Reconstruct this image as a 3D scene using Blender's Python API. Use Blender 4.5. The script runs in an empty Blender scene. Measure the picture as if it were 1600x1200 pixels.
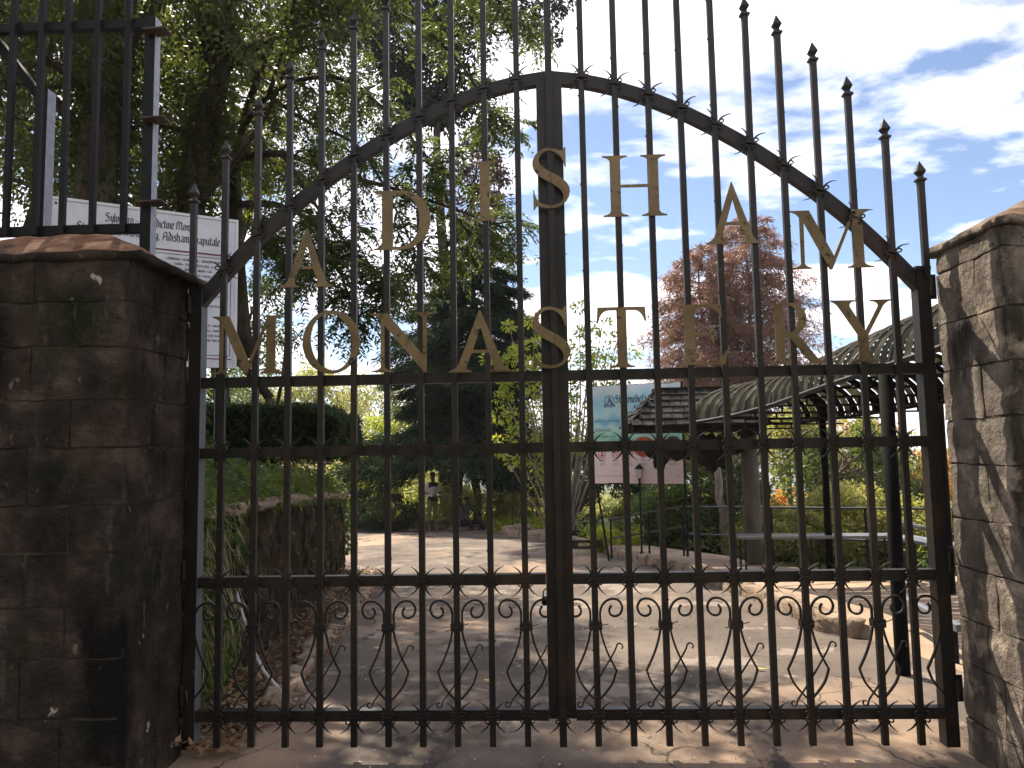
import bpy, bmesh, math, random
import numpy as np
from mathutils import Vector, Matrix, noise as mnoise
R = math.radians
random.seed(7); rng = np.random.default_rng(7)
SC = bpy.context.scene
COL = SC.collection

# ---------------------------------------------------------------- camera
FPX = 1180.0; CAMZ = 1.55
YAW, PITCH, ROLL = 0.03581, 0.08622, -0.0174
fw = Vector((-math.sin(YAW)*math.cos(PITCH), math.cos(YAW)*math.cos(PITCH), math.sin(PITCH)))
rt0 = Vector((math.cos(YAW), math.sin(YAW), 0)); up0 = rt0.cross(fw)
rt = rt0*math.cos(ROLL)+up0*math.sin(ROLL); up = -rt0*math.sin(ROLL)+up0*math.cos(ROLL)
camd = bpy.data.cameras.new('camera'); cam = bpy.data.objects.new('camera', camd); COL.objects.link(cam)
camd.sensor_width = 36; camd.lens = FPX/1600*36; camd.clip_start = 0.05; camd.clip_end = 20000
m = Matrix((rt, up, -fw)).transposed().to_4x4(); m.translation = Vector((0, 0, CAMZ)); cam.matrix_world = m
SC.camera = cam
# ---------------------------------------------------------------- world, sun, exposure
SUN_AZ, SUN_EL = R(-27), R(52)       # azimuth from +Y (forward), negative = to the left
sd = Vector((math.sin(SUN_AZ)*math.cos(SUN_EL), math.cos(SUN_AZ)*math.cos(SUN_EL), math.sin(SUN_EL)))
W = bpy.data.worlds.new("World"); SC.world = W; W.use_nodes = True
nt = W.node_tree; nt.nodes.clear()
N = nt.nodes.new; L = nt.links.new
out = N('ShaderNodeOutputWorld'); bg = N('ShaderNodeBackground'); L(bg.outputs[0], out.inputs[0])
sky = N('ShaderNodeTexSky'); sky.sky_type = 'NISHITA'; sky.sun_disc = False
sky.sun_elevation = SUN_EL; sky.sun_rotation = SUN_AZ
sky.air_density = 1.0; sky.dust_density = 1.2; sky.ozone_density = 1.5; sky.altitude = 1500
tc = N('ShaderNodeTexCoord')
sep = N('ShaderNodeSeparateXYZ'); L(tc.outputs['Generated'], sep.inputs[0])
zc = N('ShaderNodeMath'); zc.operation = 'MAXIMUM'; L(sep.outputs['Z'], zc.inputs[0]); zc.inputs[1].default_value = 0.0
za = N('ShaderNodeMath'); za.operation = 'ADD'; L(zc.outputs[0], za.inputs[0]); za.inputs[1].default_value = 0.14
dv = N('ShaderNodeVectorMath'); dv.operation = 'DIVIDE'; L(tc.outputs['Generated'], dv.inputs[0])
cb = N('ShaderNodeCombineXYZ'); L(za.outputs[0], cb.inputs[0]); L(za.outputs[0], cb.inputs[1]); cb.inputs[2].default_value = 1.0
L(cb.outputs[0], dv.inputs[1])
mp = N('ShaderNodeMapping'); mp.inputs['Rotation'].default_value = (0, 0, R(-28)); mp.inputs['Scale'].default_value = (1.0, 1.45, 1.0)
mp.inputs['Location'].default_value = (1.62, 0.30, 0)
L(dv.outputs[0], mp.inputs[0])
n1 = N('ShaderNodeTexNoise'); n1.inputs['Scale'].default_value = 1.35; n1.inputs['Detail'].default_value = 9; n1.inputs['Roughness'].default_value = 0.53; n1.inputs['Distortion'].default_value = 0.15
L(mp.outputs[0], n1.inputs['Vector'])
cr = N('ShaderNodeValToRGB'); cr.color_ramp.elements[0].position = 0.432; cr.color_ramp.elements[0].color = (0,0,0,1); cr.color_ramp.elements[1].position = 0.53; cr.color_ramp.elements[1].color = (1,1,1,1)
L(n1.outputs['Fac'], cr.inputs[0])
hz = N('ShaderNodeMapRange'); hz.inputs['From Min'].default_value = -0.02; hz.inputs['From Max'].default_value = 0.11; hz.inputs['To Min'].default_value = 0.8; hz.inputs['To Max'].default_value = 0.0
L(sep.outputs['Z'], hz.inputs['Value'])
mxm = N('ShaderNodeMath'); mxm.operation = 'MAXIMUM'; L(cr.outputs[0], mxm.inputs[0]); L(hz.outputs[0], mxm.inputs[1])
cl = N('ShaderNodeMix'); cl.data_type = 'RGBA'; L(mxm.outputs[0], cl.inputs[0]); 
hs = N('ShaderNodeHueSaturation'); hs.inputs['Saturation'].default_value = 1.02; hs.inputs['Value'].default_value = 1.15; L(sky.outputs[0], hs.inputs['Color'])
L(hs.outputs[0], cl.inputs[6]); cl.inputs[7].default_value = (13.5, 13.1, 14.2, 1)
L(cl.outputs[2], bg.inputs[0]); bg.inputs[1].default_value = 0.060
SUN = bpy.data.lights.new('sun', 'SUN'); SUN.energy = 5.0; SUN.angle = R(0.53); SUN.color = (1.0, 0.90, 0.75)
so = bpy.data.objects.new('sun', SUN); COL.objects.link(so); so.rotation_euler = (-sd).to_track_quat('-Z', 'Y').to_euler()
SC.view_settings.view_transform = 'Standard'; SC.view_settings.look = 'None'; SC.view_settings.gamma = 1; SC.view_settings.use_curve_mapping = False
SC.view_settings.exposure = 1.3
SC.cycles.max_bounces = 8; SC.cycles.transparent_max_bounces = 8; SC.cycles.transmission_bounces = 6

# ---------------------------------------------------------------- measuring helpers (photo pixel -> place in the world)
def ray(x, y): return fw + rt*((x-800)/FPX) - up*((y-600)/FPX)
def at(x, y, Y):
    d = ray(x, y); v = d*(Y/d.y); return Vector((v.x, v.y, v.z+CAMZ))
def road_z(Y): return 0.0 if Y < 5 else -0.047*(Y-5) if Y < 40 else -1.645-0.10*(Y-40)
def gnd(x, y, off=0.0):
    lo, hi = 1.0, 60.0
    d = ray(x, y)
    for _ in range(40):
        mid = (lo+hi)/2; z = CAMZ+d.z/d.y*mid
        if z > road_z(mid)+off: lo = mid
        else: hi = mid
    return at(x, y, lo)

# ---------------------------------------------------------------- object helpers
def setp(o, label=None, cat=None, group=None, kind=None):
    if label: o['label'] = label
    if cat: o['category'] = cat
    if group: o['group'] = group
    if kind: o['kind'] = kind
    return o
def empty(name, loc=(0,0,0), label=None, cat=None, group=None, rz=0):
    o = bpy.data.objects.new(name, None); COL.objects.link(o); o.location = loc; o.rotation_euler = (0,0,rz); o.empty_display_size = .1
    return setp(o, label, cat, group)
def link(name, me, mat=None, parent=None):
    o = bpy.data.objects.new(name, me); COL.objects.link(o)
    if mat is not None and len(me.materials) == 0:
        for mm in (mat if isinstance(mat, (list, tuple)) else [mat]): me.materials.append(mm)
    if parent is not None: o.parent = parent
    return o
class MB:
    def __init__(s): s.v = []; s.f = []; s.m = []
    def add(s, vs, fs, mi=0):
        b = len(s.v); s.v += [tuple(v) for v in vs]; s.f += [tuple(i+b for i in f) for f in fs]; s.m += [mi]*len(fs); return s
    def box(s, c, sz, rz=0, mi=0, M=None):
        x, y, z = sz[0]/2, sz[1]/2, sz[2]/2
        vs = [Vector(p) for p in ((-x,-y,-z),(x,-y,-z),(x,y,-z),(-x,y,-z),(-x,-y,z),(x,-y,z),(x,y,z),(-x,y,z))]
        M = M or Matrix.Rotation(rz, 3, 'Z')
        vs = [M@v+Vector(c) for v in vs]
        return s.add(vs, [(3,2,1,0),(4,5,6,7),(0,1,5,4),(1,2,6,5),(2,3,7,6),(3,0,4,7)], mi)
    def beam(s, a, b, w, d, upv=(0,1,0), mi=0):
        a, b = Vector(a), Vector(b); t = (b-a).normalized(); n = Vector(upv); n = (n-t*n.dot(t)).normalized(); e = t.cross(n)
        vs = []
        for p in (a, b):
            for q in ((-1,-1),(1,-1),(1,1),(-1,1)): vs.append(p+e*(q[0]*w/2)+n*(q[1]*d/2))
        return s.add(vs, [(0,1,2,3),(7,6,5,4),(0,4,5,1),(1,5,6,2),(2,6,7,3),(3,7,4,0)], mi)
    def tube(s, pts, rad, sides=8, mi=0, cap=True):
        pts = [Vector(p) for p in pts]; n = len(pts)
        if not isinstance(rad, (list, tuple)): rad = [rad]*n
        vs = []; prev = None
        for i, p in enumerate(pts):
            t = (pts[min(i+1,n-1)]-pts[max(i-1,0)]).normalized()
            if prev is None:
                prev = t.orthogonal().normalized()
            e = (prev-t*prev.dot(t))
            e = e.normalized() if e.length > 1e-6 else t.orthogonal().normalized()
            prev = e; g = t.cross(e)
            for k in range(sides):
                a = 2*math.pi*k/sides; vs.append(p+e*(math.cos(a)*rad[i])+g*(math.sin(a)*rad[i]))
        fs = []
        for i in range(n-1):
            for k in range(sides):
                k2 = (k+1)%sides; fs.append((i*sides+k, i*sides+k2, (i+1)*sides+k2, (i+1)*sides+k))
        if cap: fs.append(tuple(range(sides-1,-1,-1))); fs.append(tuple((n-1)*sides+k for k in range(sides)))
        return s.add(vs, fs, mi)
    def lathe(s, c, prof, sides=16, mi=0):
        vs = []; fs = []; c = Vector(c)
        for r_, z in prof:
            for k in range(sides):
                a = 2*math.pi*k/sides; vs.append(c+Vector((math.cos(a)*r_, math.sin(a)*r_, z)))
        for i in range(len(prof)-1):
            for k in range(sides):
                k2 = (k+1)%sides; fs.append((i*sides+k, i*sides+k2, (i+1)*sides+k2, (i+1)*sides+k))
        fs.append(tuple(range(sides-1,-1,-1))); fs.append(tuple((len(prof)-1)*sides+k for k in range(sides)))
        return s.add(vs, fs, mi)
    def strap(s, pts, widths, depth, y=0, mi=0):
        """flat bar bent in the XZ plane; pts (x,z), widths in plane, depth along Y"""
        n = len(pts); vs = []
        P = [Vector((p[0], 0, p[1])) for p in pts]
        if not isinstance(widths, (list, tuple)): widths = [widths]*n
        for i in range(n):
            t = (P[min(i+1,n-1)]-P[max(i-1,0)]).normalized(); e = Vector((-t.z, 0, t.x))*(widths[i]/2)
            for a, b in ((e, -depth/2), (-e, -depth/2), (-e, depth/2), (e, depth/2)): vs.append(P[i]+a+Vector((0, y+b, 0)))
        fs = [(0,1,2,3), tuple((n-1)*4+k for k in (3,2,1,0))]
        for i in range(n-1):
            for k in range(4):
                k2 = (k+1)%4; fs.append((i*4+k, (i+1)*4+k, (i+1)*4+k2, i*4+k2))
        return s.add(vs, fs, mi)
    def mesh(s, name, smooth=False):
        me = bpy.data.meshes.new(name); me.from_pydata(s.v, [], s.f); me.update()
        if any(s.m): me.polygons.foreach_set('material_index', s.m)
        if smooth: me.polygons.foreach_set('use_smooth', [True]*len(me.polygons))
        return me
    def build(s, name, mat, parent=None, smooth=False): return link(name, s.mesh(name, smooth), mat, parent)
def outline_mesh(name, loops, depth):
    """filled flat outline (with holes) in XZ, thickness along Y centred on 0"""
    cu = bpy.data.curves.new('tmp', 'CURVE'); cu.dimensions = '2D'; cu.fill_mode = 'BOTH'; cu.extrude = depth/2
    for lp in loops:
        sp = cu.splines.new('POLY'); sp.points.add(len(lp)-1)
        for i, p in enumerate(lp): sp.points[i].co = (p[0], p[1], 0, 1)
        sp.use_cyclic_u = True
    o = bpy.data.objects.new('tmp', cu); COL.objects.link(o)
    dg = bpy.context.evaluated_depsgraph_get(); me = bpy.data.meshes.new_from_object(o.evaluated_get(dg)); me.name = name
    bpy.data.objects.remove(o); bpy.data.curves.remove(cu)
    me.transform(Matrix.Rotation(R(90), 4, 'X')); me.materials.clear()
    return me
def text_mesh(txt, size, shear=0, offset=0.0, align='LEFT', extrude=0.0, spacing=1.0):
    cu = bpy.data.curves.new('tmp', 'FONT'); cu.body = txt; cu.size = size; cu.shear = shear; cu.offset = offset; cu.extrude = extrude; cu.align_x = align; cu.space_character = spacing
    cu.resolution_u = 3
    o = bpy.data.objects.new('tmp', cu); COL.objects.link(o)
    dg = bpy.context.evaluated_depsgraph_get(); me = bpy.data.meshes.new_from_object(o.evaluated_get(dg)); me.name = 'lettering'
    bpy.data.objects.remove(o); bpy.data.curves.remove(cu); me.materials.clear()
    me.transform(Matrix.Rotation(R(90), 4, 'X'))
    return me
def numpy_mesh(name, V, F4):
    me = bpy.data.meshes.new(name); nv, nf = len(V), len(F4)
    me.vertices.add(nv); me.vertices.foreach_set('co', np.asarray(V, np.float32).ravel())
    k = F4.shape[1]
    me.loops.add(nf*k); me.loops.foreach_set('vertex_index', np.asarray(F4, np.int32).ravel())
    me.polygons.add(nf); me.polygons.foreach_set('loop_start', np.arange(0, nf*k, k, dtype=np.int32)); me.polygons.foreach_set('loop_total', np.full(nf, k, np.int32))
    me.update(calc_edges=True); return me
def unit(a): return a/np.maximum(np.linalg.norm(a, axis=1, keepdims=True), 1e-9)
def leaf_mesh(name, P, D, L_, W_, droop=0.0, nup=0.5, fold=0.15):
    """rhombic leaves: base P, direction D, length L_, width W_"""
    n = len(P); D = unit(D); Rn = rng.normal(size=(n,3)); Rn[:,2] += nup*2
    S = unit(np.cross(D, Rn)); Nn = np.cross(S, D)
    L_ = np.broadcast_to(L_, (n,)).reshape(-1,1)*rng.uniform(.7,1.25,(n,1)); W_ = np.broadcast_to(W_, (n,)).reshape(-1,1)*rng.uniform(.8,1.2,(n,1))
    T = P+D*L_; T[:,2] -= droop*L_[:,0]
    M = P+D*L_*0.45-Nn*W_*fold
    V = np.stack([P, M+S*W_/2, T, M-S*W_/2], 1).reshape(-1,3)
    F = np.arange(n*4).reshape(-1,4)
    return numpy_mesh(name, V, F)
def rdir(n):
    return unit(rng.normal(size=(n,3)))

# ---------------------------------------------------------------- materials
MATS = {}
def mat(name, cols, rough=0.8, scale=5.0, detail=6, bump=0.0, bscale=40.0, metal=0.0, spec=0.3, stops=None, coat=0, transl=0.0, tcol=None, island=0.0, stretch=None, layers=(), bdist=0.01, bump2=None, objr=0.0):
    if name in MATS: return MATS[name]
    M_ = bpy.data.materials.new(name); M_.use_nodes = True; t = M_.node_tree; t.nodes.clear(); N = t.nodes.new; L = t.links.new
    o = N('ShaderNodeOutputMaterial'); b = N('ShaderNodeBsdfPrincipled')
    b.inputs['Roughness'].default_value = rough; b.inputs['Metallic'].default_value = metal; b.inputs['Specular IOR Level'].default_value = spec
    tc = N('ShaderNodeTexCoord'); geo = N('ShaderNodeNewGeometry')
    vec = tc.outputs['Object'] if stretch != 'world' else geo.outputs['Position']
    if isinstance(stretch, tuple):
        mp = N('ShaderNodeMapping'); mp.inputs['Scale'].default_value = stretch; L(geo.outputs['Position'], mp.inputs[0]); vec = mp.outputs[0]
    else: vec = geo.outputs['Position']
    n = N('ShaderNodeTexNoise'); n.inputs['Scale'].default_value = scale; n.inputs['Detail'].default_value = detail; n.inputs['Roughness'].default_value = .62; L(vec, n.inputs['Vector'])
    r = N('ShaderNodeValToRGB'); els = r.color_ramp.elements
    k = len(cols); stops = stops or ([.3+.4*i/max(1,k-1) for i in range(k)])
    while len(els) < k: els.new(.5)
    for i, c in enumerate(cols): els[i].position = stops[i]; els[i].color = (*c, 1)
    L(n.outputs['Fac'], r.inputs[0]); colr = r.outputs[0]
    if island:
        hv = N('ShaderNodeHueSaturation'); mr = N('ShaderNodeMapRange'); L(geo.outputs['Random Per Island'], mr.inputs['Value']); mr.inputs['To Min'].default_value = 1-island; mr.inputs['To Max'].default_value = 1+island
        L(mr.outputs[0], hv.inputs['Value']); mr2 = N('ShaderNodeMapRange'); L(geo.outputs['Random Per Island'], mr2.inputs['Value']); mr2.inputs['To Min'].default_value = .5+.05*island; mr2.inputs['To Max'].default_value = .5-.05*island
        L(mr2.outputs[0], hv.inputs['Hue']); L(colr, hv.inputs['Color']); colr = hv.outputs[0]
    if objr:
        oi_ = N('ShaderNodeObjectInfo'); ho_ = N('ShaderNodeHueSaturation'); mo_ = N('ShaderNodeMapRange'); L(oi_.outputs['Random'], mo_.inputs['Value']); mo_.inputs['To Min'].default_value = 1-objr; mo_.inputs['To Max'].default_value = 1+objr
        L(mo_.outputs[0], ho_.inputs['Value']); L(colr, ho_.inputs['Color']); colr = ho_.outputs[0]
    for (lc, ls, lo, hi, lst) in layers:   # extra stain layers: colour, scale, ramp lo, hi, stretch
        n2 = N('ShaderNodeTexNoise'); n2.inputs['Scale'].default_value = ls; n2.inputs['Detail'].default_value = 7; n2.inputs['Roughness'].default_value = .6
        mp2 = N('ShaderNodeMapping'); mp2.inputs['Scale'].default_value = lst; mp2.inputs['Location'].default_value = (ls*3.1, lo*7, hi*5); L(geo.outputs['Position'], mp2.inputs[0]); L(mp2.outputs[0], n2.inputs['Vector'])
        r2 = N('ShaderNodeMapRange'); r2.inputs['From Min'].default_value = lo; r2.inputs['From Max'].default_value = hi; L(n2.outputs['Fac'], r2.inputs['Value'])
        mx = N('ShaderNodeMix'); mx.data_type = 'RGBA'; L(r2.outputs[0], mx.inputs[0]); L(colr, mx.inputs[6]); mx.inputs[7].default_value = (*lc, 1); colr = mx.outputs[2]
    L(colr, b.inputs['Base Color'])
    if bump:
        nb = N('ShaderNodeTexNoise'); nb.inputs['Scale'].default_value = bscale; nb.inputs['Detail'].default_value = 8; nb.inputs['Roughness'].default_value = .65; L(vec, nb.inputs['Vector'])
        bp = N('ShaderNodeBump'); bp.inputs['Strength'].default_value = bump; bp.inputs['Distance'].default_value = bdist; L(nb.outputs['Fac'], bp.inputs['Height'])
        if bump2:
            nb2 = N('ShaderNodeTexVoronoi'); nb2.inputs['Scale'].default_value = bump2[1]; L(vec, nb2.inputs['Vector'])
            bp2 = N('ShaderNodeBump'); bp2.inputs['Strength'].default_value = bump2[0]; bp2.inputs['Distance'].default_value = bump2[2]; L(nb2.outputs['Distance'], bp2.inputs['Height']); L(bp2.outputs[0], bp.inputs['Normal'])
        L(bp.outputs[0], b.inputs['Normal'])
    if transl:
        tr = N('ShaderNodeBsdfTranslucent'); ms = N('ShaderNodeMixShader'); ms.inputs[0].default_value = transl
        hv2 = N('ShaderNodeHueSaturation'); hv2.inputs['Value'].default_value = 2.2; hv2.inputs['Saturation'].default_value = 1.1; L(colr, hv2.inputs['Color'])
        mt = N('ShaderNodeMix'); mt.data_type = 'RGBA'; mt.inputs[0].default_value = .35; L(hv2.outputs[0], mt.inputs[6]); mt.inputs[7].default_value = (*(tcol or (.3,.4,.05)), 1)
        L(mt.outputs[2], tr.inputs[0]); L(b.outputs[0], ms.inputs[1]); L(tr.outputs[0], ms.inputs[2]); L(ms.outputs[0], o.inputs[0])
    else: L(b.outputs[0], o.inputs[0])
    MATS[name] = M_; return M_
def leafmat(name, c1, c2, c3, tcol, island=.35, transl=.45, rough=.5, scale=.8, spec=.3):
    return mat(name, [c1, c2, c3], rough=rough, scale=scale, detail=3, island=island, transl=transl, tcol=tcol, spec=spec)
STEEL = mat('gate_paint', [(.007,.0065,.0065),(.012,.010,.009),(.024,.015,.011)], rough=.42, scale=9, bump=.25, bscale=180, spec=.32, bdist=.002, stops=[.35,.55,.75], layers=[((.035,.019,.012), 4., .54, .72, (1,1,.6)), ((.055,.03,.018), 40., .64, .70, (1,1,1))])
STEELB = mat('black_paint', [(.006,.0065,.007),(.010,.010,.010)], rough=.55, scale=8, bump=.1, bscale=120, spec=.15, bdist=.002)
BRASS = mat('aged_brass', [(.085,.058,.027),(.145,.103,.050),(.195,.142,.072)], stops=[.3,.5,.72], layers=[((.03,.022,.014), 30., .58, .68, (1,1,1))], rough=.45, scale=5, metal=.4, spec=.4, bump=.1, bscale=90, bdist=.001)
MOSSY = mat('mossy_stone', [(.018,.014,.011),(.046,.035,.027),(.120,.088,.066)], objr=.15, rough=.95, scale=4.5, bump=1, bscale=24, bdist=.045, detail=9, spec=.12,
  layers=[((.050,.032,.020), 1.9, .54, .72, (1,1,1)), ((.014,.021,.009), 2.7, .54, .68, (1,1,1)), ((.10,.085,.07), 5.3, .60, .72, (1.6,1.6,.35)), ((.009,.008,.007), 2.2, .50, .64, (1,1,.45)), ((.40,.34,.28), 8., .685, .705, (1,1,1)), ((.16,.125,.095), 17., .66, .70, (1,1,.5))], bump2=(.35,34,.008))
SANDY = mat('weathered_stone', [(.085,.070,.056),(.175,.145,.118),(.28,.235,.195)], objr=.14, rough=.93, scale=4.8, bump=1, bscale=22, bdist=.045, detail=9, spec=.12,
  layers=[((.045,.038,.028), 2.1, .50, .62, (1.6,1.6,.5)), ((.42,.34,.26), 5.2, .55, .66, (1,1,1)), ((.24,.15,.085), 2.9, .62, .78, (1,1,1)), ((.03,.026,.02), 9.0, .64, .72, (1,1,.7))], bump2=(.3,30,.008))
MORTAR = mat('mortar', [(.03,.025,.02),(.07,.056,.045)], rough=1, scale=12, bump=.8, bscale=60, spec=.1)
CAPM = mat('cap_stone', [(.07,.035,.02),(.16,.08,.045),(.25,.14,.08)], rough=.95, scale=7, bump=.9, bscale=40, bdist=.02, spec=.1, layers=[((.04,.03,.022), 3.3, .5, .62, (1,1,1)),((.4,.32,.24), 12, .66, .72, (1,1,1))])
ROAD = mat('dusty_asphalt', [(.070,.055,.045),(.108,.086,.070),(.165,.132,.104)], rough=.9, scale=.9, detail=10, bump=.7, bscale=140, bdist=.006, spec=.2,
  layers=[((.29,.20,.135), .55, .50, .64, (1,.6,1)), ((.21,.17,.14), 1.5, .585, .61, (1,1,1)), ((.055,.043,.038), 2.3, .60, .64, (1,.5,1)), ((.36,.31,.27), 55., .66, .70, (1,1,1)), ((.075,.06,.055), 38., .62, .72, (1,1,1))], bump2=(.35,190,.004))
def add_cracks(M_, sc=1.0, wid=.012, col=(.03,.024,.02), lo=.48, hi=.56):
    t = M_.node_tree; N = t.nodes.new; L = t.links.new; b = next(n for n in t.nodes if n.type == 'BSDF_PRINCIPLED'); src = b.inputs['Base Color'].links[0].from_socket
    g_ = N('ShaderNodeNewGeometry'); nn = N('ShaderNodeTexNoise'); nn.inputs['Scale'].default_value = 2.2*sc; nn.inputs['Detail'].default_value = 5; L(g_.outputs['Position'], nn.inputs['Vector'])
    ad = N('ShaderNodeVectorMath'); ad.operation = 'MULTIPLY_ADD'; L(nn.outputs['Color'], ad.inputs[0]); ad.inputs[1].default_value = (.55/sc,.55/sc,.3/sc); L(g_.outputs['Position'], ad.inputs[2])
    v = N('ShaderNodeTexVoronoi'); v.feature = 'DISTANCE_TO_EDGE'; v.inputs['Scale'].default_value = sc; L(ad.outputs[0], v.inputs['Vector'])
    r = N('ShaderNodeMapRange'); r.inputs['From Min'].default_value = wid; r.inputs['From Max'].default_value = 0; L(v.outputs['Distance'], r.inputs['Value'])
    n2 = N('ShaderNodeTexNoise'); n2.inputs['Scale'].default_value = .7*sc; L(g_.outputs['Position'], n2.inputs['Vector']); r2 = N('ShaderNodeMapRange'); r2.inputs['From Min'].default_value = lo; r2.inputs['From Max'].default_value = hi; L(n2.outputs['Fac'], r2.inputs['Value'])
    mu = N('ShaderNodeMath'); mu.operation = 'MULTIPLY'; L(r.outputs[0], mu.inputs[0]); L(r2.outputs[0], mu.inputs[1])
    mx = N('ShaderNodeMix'); mx.data_type = 'RGBA'; L(mu.outputs[0], mx.inputs[0]); L(src, mx.inputs[6]); mx.inputs[7].default_value = (*col, 1); L(mx.outputs[2], b.inputs['Base Color'])
add_cracks(ROAD, 1.0, .012); add_cracks(SANDY, 4.5, .010, (.045,.036,.028), .55, .60)
PAVE = mat('sandy_concrete', [(.21,.15,.105),(.29,.212,.15),(.36,.27,.195)], rough=.93, scale=1.6, detail=10, bump=.6, bscale=90, bdist=.008, spec=.15,
  layers=[((.14,.105,.085), 3., .56, .7, (1,1,1)), ((.45,.38,.31), 60., .66, .70, (1,1,1))])
KERB = mat('kerb_stone', [(.16,.115,.08),(.27,.20,.145),(.35,.27,.20)], rough=.95, scale=6, bump=1, bscale=30, bdist=.02, spec=.1, layers=[((.07,.055,.045), 4, .55, .68, (1,1,1))])
SOIL = mat('soil', [(.035,.022,.014),(.075,.05,.032),(.12,.085,.055)], rough=1, scale=3, bump=1, bscale=30, bdist=.03, spec=.05)
GROUNDM = mat('ground_soil_grass', [(.03,.034,.012),(.06,.065,.022),(.10,.085,.045)], rough=1, scale=1.2, bump=1, bscale=12, bdist=.05, spec=.05)
WALLM = mat('rough_earth_wall', [(.018,.013,.009),(.045,.031,.020),(.085,.060,.038)], rough=1, scale=5, detail=9, bump=1, bscale=17, bdist=.05, spec=.05, stretch=(1,1,.75),
  layers=[((.010,.010,.006), 7., .50, .58, (1,1,.7)), ((.14,.10,.06), 12., .60, .68, (1,1,.6)), ((.018,.026,.008), 2.5, .54, .66, (1,1,1))])
BARK = mat('bark', [(.028,.020,.014),(.06,.045,.034),(.11,.088,.07)], rough=1, scale=9, bump=1, bscale=30, bdist=.02, spec=.08, stretch=(1,1,.25), layers=[((.035,.045,.018), 2.3, .55, .68, (1,1,1))])
PALEBARK = mat('pale_bark', [(.12,.09,.075),(.20,.155,.13),(.30,.25,.21)], rough=1, scale=8, bump=.8, bscale=30, bdist=.02, stretch=(1,1,.3), spec=.08)
CONCR = mat('column_concrete', [(.06,.052,.042),(.10,.086,.07),(.14,.12,.098)], rough=.9, scale=5, bump=.5, bscale=40, spec=.15, stretch=(1,1,.3))
SHINGLE = mat('wood_shingle', [(.010,.0095,.0095),(.022,.021,.020),(.055,.052,.049)], rough=.8, scale=7, bump=.6, bscale=60, objr=.6, spec=.04, stretch=(1,1,.2))
DARKWOOD = mat('dark_wood', [(.010,.008,.007),(.022,.018,.015)], rough=.85, scale=12, bump=.6, bscale=60, spec=.1)
SHEET = mat('canopy_sheet', [(.012,.011,.008),(.030,.028,.020),(.075,.070,.050)], rough=.9, scale=9, bump=.3, bscale=50, spec=.03, transl=.12, tcol=(.4,.36,.2))
SHEETD = mat('canopy_sheet_dark', [(.004,.004,.0035),(.009,.009,.007)], rough=.9, scale=2.5, bump=.3, bscale=50, spec=.03)
WHITE = mat('white_board', [(.44,.46,.50),(.58,.60,.63)], rough=.5, scale=5, spec=.3, layers=[((.30,.30,.28), 9., .60, .75, (1,1,.3))])
BLACKINK = mat('black_ink', [(.02,.02,.025),(.03,.03,.035)], rough=.6)
REDINK = mat('red_ink', [(.60,.03,.04),(.66,.04,.05)], rough=.6)
MAROON = mat('maroon_ink', [(.14,.02,.04),(.17,.03,.05)], rough=.6)
BLUEINK = mat('blue_ink', [(.03,.05,.20),(.04,.06,.25)], rough=.6)
PIPE = mat('grey_pipe', [(.30,.29,.27),(.48,.46,.43)], rough=.5, scale=12, layers=[((.15,.12,.09), 9, .52, .66, (1,1,1))])
DARKPOST = mat('dark_post', [(.005,.0048,.0045),(.010,.009,.008)], rough=.8, scale=6, spec=.04)
SKYSHEEND = mat('dull_sky_sheen_colour', [(.06,.063,.07),(.11,.115,.13)], rough=.5, scale=3, spec=.35, stretch=(1,1,.3))  # sky reflection on the left hinge stile's right side, put into the colour
SKYSHEEN = mat('sky_sheen_colour', [(.20,.215,.25),(.30,.32,.37)], rough=.5, scale=20, spec=.4)  # pale sky reflection on the fence posts' right sides, put into the colour
RAILM = mat('worn_rail', [(.03,.03,.03),(.08,.078,.075)], rough=.35, scale=9, metal=.5, spec=.5)
BENCHM = mat('bench_top', [(.09,.09,.10),(.15,.15,.165)], rough=.30, scale=5, spec=.6)
LG_DARK = leafmat('leaves_dark_green', (.012,.019,.006), (.024,.035,.009), (.055,.068,.018), (.27,.31,.05), transl=.35)
LG_MID = leafmat('leaves_green', (.022,.036,.010), (.038,.060,.016), (.075,.098,.026), (.30,.38,.06))
LG_LIME = leafmat('leaves_yellow_green', (.11,.15,.025), (.18,.22,.035), (.28,.29,.05), (.62,.62,.08), transl=.55)
LG_FEATH = leafmat('leaves_feathery', (.015,.027,.009), (.029,.046,.014), (.062,.085,.023), (.29,.35,.06), transl=.36)
LG_PURPLE = leafmat('leaves_purple', (.030,.018,.018), (.055,.028,.026), (.09,.05,.035), (.25,.12,.06))
LG_CON = leafmat('needles_dark', (.007,.014,.007), (.013,.025,.011), (.030,.048,.018), (.12,.18,.05), transl=.12, rough=.8, spec=.05)
LG_BROWN = leafmat('needles_dead_brown', (.10,.050,.032), (.17,.088,.056), (.25,.145,.095), (.38,.20,.12), transl=.3)
LG_HEDGE = leafmat('hedge_leaves', (.010,.020,.007), (.018,.034,.011), (.035,.055,.016), (.15,.2,.03), transl=.3)
LG_ORANGE = leafmat('leaves_orange', (.22,.10,.025), (.34,.17,.04), (.42,.26,.07), (.75,.35,.08), transl=.5)
LG_OLIVE = leafmat('leaves_olive', (.095,.11,.030), (.16,.165,.048), (.25,.23,.075), (.5,.45,.10), transl=.5)
LG_STRAW = leafmat('dry_stems', (.28,.23,.12), (.38,.32,.18), (.46,.40,.24), (.6,.5,.25), transl=.35)
LG_GRASS = leafmat('grass_blades', (.05,.075,.018), (.09,.12,.028), (.15,.17,.05), (.4,.45,.07), transl=.45)
LITTER = leafmat('dead_leaves', (.09,.045,.022), (.16,.09,.045), (.26,.17,.09), (.4,.25,.1), transl=.15)
FARM = mat('far_valley', [(.05,.075,.045),(.07,.10,.06)], rough=1, scale=.01, spec=.0)
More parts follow.
